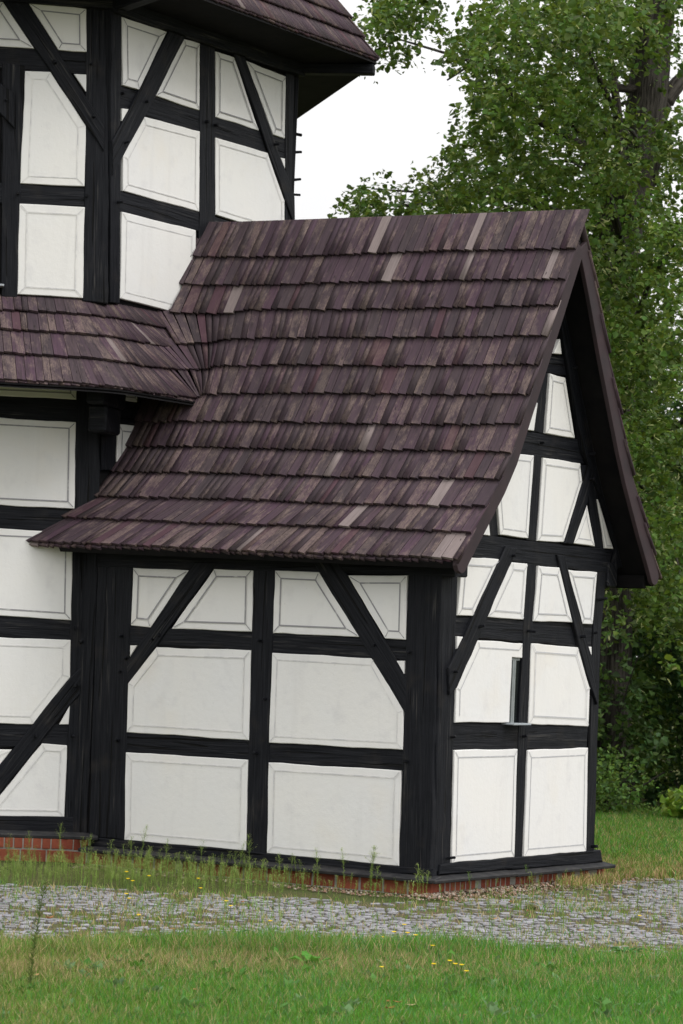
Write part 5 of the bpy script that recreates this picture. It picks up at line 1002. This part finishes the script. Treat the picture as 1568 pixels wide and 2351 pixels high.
weed_mass('pavement_weeds', pts, 'small green weeds sprouting between the cobbles', .16, .50, (.8, 1, .85))
def weed_thing(tm, x, y, sc, label, group=None, name='tall_weed', tint=1.0):
    r = tag(empty(name, (x, y, GZ)), label, 'weed', group); V = tm[0] * sc; rz = WR.random() * 6.28; r.rotation_euler = (0, 0, rz)
    is_stem = np.arange(len(tm[1])) < 12
    for nm, sel in (('stem', is_stem), ('foliage', ~is_stem)):
        F = tm[1][sel]; ids, inv = np.unique(F, return_inverse=True); o = np_mesh(nm, V[ids], inv.reshape(F.shape), MWEED, None, tone=np.clip(tm[2][ids] * tint, 0, 1)); o.parent = r
    return r
TALL = [weed_arrays(h, WR, 1.3, 1.5) for h in (.45, .52, .6, .66)]
for x, y in [(-1.80, -.20), (-1.70, -.26), (-1.62, -.22), (-1.25, -.30), (-1.18, -.24), (-.42, -.22), (-.36, -.3), (-2.85, -.24), (-2.7, -.3), (-2.45, -.28), (-2.2, -.25), (-2.05, -.33), (-.9, -.27), (-.65, -.25), (.06, -.22), (.14, -.26),
             (-3.72, -.55), (-3.55, -.35), (-3.35, -.3), (-3.2, -.4)]:
    weed_thing(WR.choice(TALL), x, y, WR.uniform(.42, .66), *(('tall green weed with a budding top before the church brick plinth at far left', 'tall weeds before the church plinth') if x < -3 else
        ('tall green weed growing in front of the annex middle post', 'tall weeds at the middle post') if -1.85 < x < -1.5 else
        ('tall green weed growing at the foot of the annex corner post', 'tall weeds at the corner post') if x > -.5 else
        ('tall thin weed against the sill under the annex right-hand lower panel', 'tall weeds under the right panel') if x > -1.5 else
        ('tall thin weed against the sill under the annex left-hand lower panel', 'tall weeds under the left panel')))
for x, y in [(1.5, -1.6), (1.9, -1.2), (2.2, -1.75), (1.0, -1.9), (.7, -1.3), (1.3, -.6), (1.75, .3), (1.2, .9), (2.4, -.3), (2.1, .8), (2.9, -.9), (3.0, .2), (.3, -2.6), (-.4, -2.9), (.1, -3.7), (-.9, -3.2), (2.6, 1.4), (1.0, 2.0)]:
    weed_thing(WR.choice(TEMPL[3:]), x, y, WR.uniform(.6, .95), 'spindly green weed rising alone between the grey cobbles', 'single weeds in the pavement', tint=.9)
weed_thing(weed_arrays(1.0, random.Random(4), 6.0, .25), 1.99, -7.55, .72, 'tall feathery dark green weed stalk leaning out of the lawn at the far left', None, 'feathery_weed', .55)

def dock(x, y, n, L, label, col=(.085, .25, .032), up=1.0):
    r = tag(empty('dock_plant', (x, y, GZ)), label, 'plant')
    for i in range(n):
        az = i * 2.4 + random.uniform(-.3, .3); el = random.uniform(up - .35, up + .35); l_ = L * random.uniform(.7, 1.15); wd = l_ * .15; wv = random.uniform(.0, 6); V = []; c = np.array(col) * random.uniform(.75, 1.25)
        for t in np.linspace(0, 1, 7):
            rr = l_ * t; e = el - t * .75; p = np.array([math.cos(az) * rr * math.cos(e), math.sin(az) * rr * math.cos(e), rr * math.sin(e) + .01]); s = np.array([-math.sin(az), math.cos(az), 0]) * wd * math.sin(math.pi * min(1, .08 + t * .92)) ** .7
            lift = np.array([0, 0, (.35 + .5 * math.sin(wv + t * 11)) * np.linalg.norm(s)]); s = s * (1 + .22 * math.sin(wv + t * 17)); V += [p - s + lift, p, p + s * .95 + lift * .8]
        F = [(3 * k + j, 3 * k + j + 1, 3 * k + j + 4, 3 * k + j + 3) for k in range(6) for j in range(2)]
        o = build('leaf', V, F, MWEED, None, tone=tuple(c)); o.parent = r
dock(2.37, -5.30, 16, .18, 'dock plant with broad bright green leaves in the middle of the lawn')
dock(1.30, -4.62, 13, .17, 'dock plant with upright broad leaves at the lawn edge by the pavement', (.070, .20, .045), 1.15)
dock(3.26, -2.85, 22, .15, 'spreading dark green plant where pavement and lawn meet at the right', (.055, .16, .040), .95)
dock(.85, -5.05, 14, .15, 'leafy green rosette at the lawn edge left of the upright dock', (.065, .20, .035), 1.0)
dock(4.58, -5.40, 10, .15, 'pale grey-green broadleaf seedling low in the lawn at lower right', (.16, .24, .12), .7)

def broadleaf_mass():
    Vs, Fs, Ts = [], [], []
    X, Y, d, l = frustum_points(420, 13.8, 19.5); ok = ~in_poly(X, Y, PAVE)
    for x, y in zip(X[ok], Y[ok]):
        n = random.randint(3, 7); L = random.uniform(.05, .12); c = np.array(random.choice([(.085, .22, .03), (.11, .25, .06), (.14, .24, .10), (.07, .19, .03)])) * random.uniform(.8, 1.2)
        for i in range(n):
            az = random.random() * 6.28; el = random.uniform(.5, 1.2); s = np.array([-math.sin(az), math.cos(az), 0]) * L * .22; u = np.array([math.cos(az) * math.cos(el), math.sin(az) * math.cos(el), math.sin(el)]) * L
            p = np.array([x, y, GZ + .02]); k = len(Vs); Vs += [p, p + u * .55 + s, p + u + np.array([0, 0, -.2 * L]), p + u * .55 - s]; Fs.append((k, k + 1, k + 2, k + 3)); Ts += [c * random.uniform(.85, 1.15)] * 4
    tag(np_mesh('lawn_weeds', np.array(Vs), np.array(Fs), MWEED, tone=np.array(Ts)), kind='stuff', label='small broad-leaved weeds and clover mixed into the lawn', cat='weeds')
broadleaf_mass()

# small yellow flowers
def flower(x, y, h):
    r = tag(empty('yellow_flower', (x, y, GZ)), ('small yellow flower where the weedy strip meets the cobbles' if x < -.9 and y > -2.4 else 'small yellow flower in the open lawn' if x > 2.5 and y < -4.5 else 'small yellow flower on a thin stem along the pavement edge'), 'flower', 'yellow flowers by the weedy strip' if x < -.9 and y > -2.4 else 'yellow flowers in the lawn' if x > 2.5 and y < -4.5 else 'yellow flowers along the pavement')
    lx, ly = random.uniform(-.03, .03), random.uniform(-.03, .03); s = .0015; V = [(-s, 0, 0), (s, 0, 0), (0, s * 1.6, 0), (lx - s, ly, h), (lx + s, ly, h), (lx, ly + s * 1.6, h)]
    o = build('stem', V, [(0, 1, 4, 3), (1, 2, 5, 4), (2, 0, 3, 5)], MWEED, None, tone=(.09, .14, .04)); o.parent = r
    V = [(lx, ly, h)]; k = 12
    for i in range(k):
        a = 6.283 * i / k; q = .017 if i % 2 else .012; V.append((lx + q * math.cos(a), ly + q * math.sin(a), h + .005 + .003 * (i % 2)))
    V.append((lx, ly, h + .009)); F = [(0, 1 + (i + 1) % k, 1 + i) for i in range(k)] + [(13, 1 + i, 1 + (i + 1) % k) for i in range(k)]
    o = build('petals', V, F, MWEED, None, tone=(.85, .68, .02)); o.parent = r
for x, y in [(-1.55, -2.05), (-1.40, -2.1), (-1.42, -2.16), (-1.35, -2.02), (-.98, -1.86), (-.95, -1.9), (-.6, -3.3), (-.5, -3.4), (.55, -3.6), (.25, -3.2), (.3, -4.3), (1.1, -3.9), (2.0, -3.9), (2.1, -3.75), (2.2, -3.8), (2.3, -4.1), (1.9, -3.6),
             (3.05, -4.95), (3.15, -5.0), (3.2, -4.95), (3.25, -5.1), (3.3, -5.05), (2.85, -5.2), (2.6, -4.2), (2.4, -1.0), (1.6, -7.9)]:
    flower(x, y, random.uniform(.07, .18))

# fallen leaves, pebbles along the gable, a stone
for i in range(34):
    while True:
        x, y = random.uniform(-3.2, 5), random.uniform(-7.5, 3.5); dd = (x - CAM.x) * FH[0] + (y - CAM.y) * FH[1]; ll = (x - CAM.x) * RH[0] + (y - CAM.y) * RH[1]
        if abs(ll) < .12 * dd and 14.5 < dd < 25 and not (x < .15 and y > -.2): break
    lw = random.uniform(.018, .038); a = random.random() * 6.28; c, s = math.cos(a), math.sin(a); cu = random.uniform(.3, .7); V = []
    for t in np.linspace(-1, 1, 5):
        for q in (-1, 0, 1):
            px, py = t * lw, q * lw * .5 * (1 - t * t * .85); V.append((px * c - py * s, px * s + py * c, .012 + lw * cu * (t * t * .5 + abs(q) * .35)))
    F = [(3 * k + j, 3 * k + j + 1, 3 * k + j + 4, 3 * k + j + 3) for k in range(4) for j in range(2)]; z = GZ + (.03 if in_poly(np.array([x]), np.array([y]), PAVE)[0] else .055)
    o = build('fallen_leaf', V, F, MDRY, None, tone=random.choice([(.36, .17, .07), (.42, .26, .12), (.30, .13, .05), (.46, .36, .20)])); o.location = (x, y, z)
    onp = z > GZ + .02 and z < GZ + .04; tag(o, 'curled dry brown leaf fallen among the grey cobbles' if onp else 'curled dry brown leaf caught in the lawn grass', 'leaf', 'leaves fallen on the pavement' if onp else 'leaves fallen on the lawn')
n = 2600; X = np.concatenate([.06 + .42 * RNG.random(1900) ** 1.6, RNG.uniform(-3.3, .3, n - 1900)]); Y = np.concatenate([RNG.uniform(-.35, 3.4, 1900), RNG.uniform(-.55, -.15, n - 1900)])
s = RNG.uniform(.006, .020, n); oct_ = np.array([(1, 0, 0), (0, 1, 0), (-1, 0, 0), (0, -1, 0), (0, 0, .7), (0, 0, -.5)])
V = (oct_[None] * s[:, None, None] * RNG.uniform(.6, 1.3, (n, 6, 1)) + np.stack([X, Y, GZ + .006 + s * .35 + .02 * np.exp(-((X - .1) / .2) ** 2)], 1)[:, None]).reshape(-1, 3)
Fo = np.array([(0, 1, 4), (1, 2, 4), (2, 3, 4), (3, 0, 4), (1, 0, 5), (2, 1, 5), (3, 2, 5), (0, 3, 5)])
pt = np.array([(.30, .23, .17), (.26, .16, .11), (.36, .30, .25), (.20, .13, .09)])[RNG.integers(0, 4, n)] * RNG.uniform(.7, 1.15, (n, 1))
tag(np_mesh('gravel', V, (Fo[None] + 6 * np.arange(n)[:, None, None]).reshape(-1, 3), MPEB, tone=np.repeat(pt, 6, 0)), kind='stuff', label='pinkish gravel strewn along the foot of the gable plinth', cat='gravel')
import bmesh
bm = bmesh.new(); bmesh.ops.create_icosphere(bm, subdivisions=2, radius=1)
for v in bm.verts: v.co = Vector((v.co.x * .055, v.co.y * .035, v.co.z * .018)) * random.uniform(.85, 1.12)
me = bpy.data.meshes.new('stone'); bm.to_mesh(me); bm.free(); st = link('stone', me, MJ); st.location = (1.12, -.28, GZ + .028); st.rotation_euler = (0, 0, .6)
tag(st, 'loose dark stone lying on the cobbles in front of the gable', 'stone')
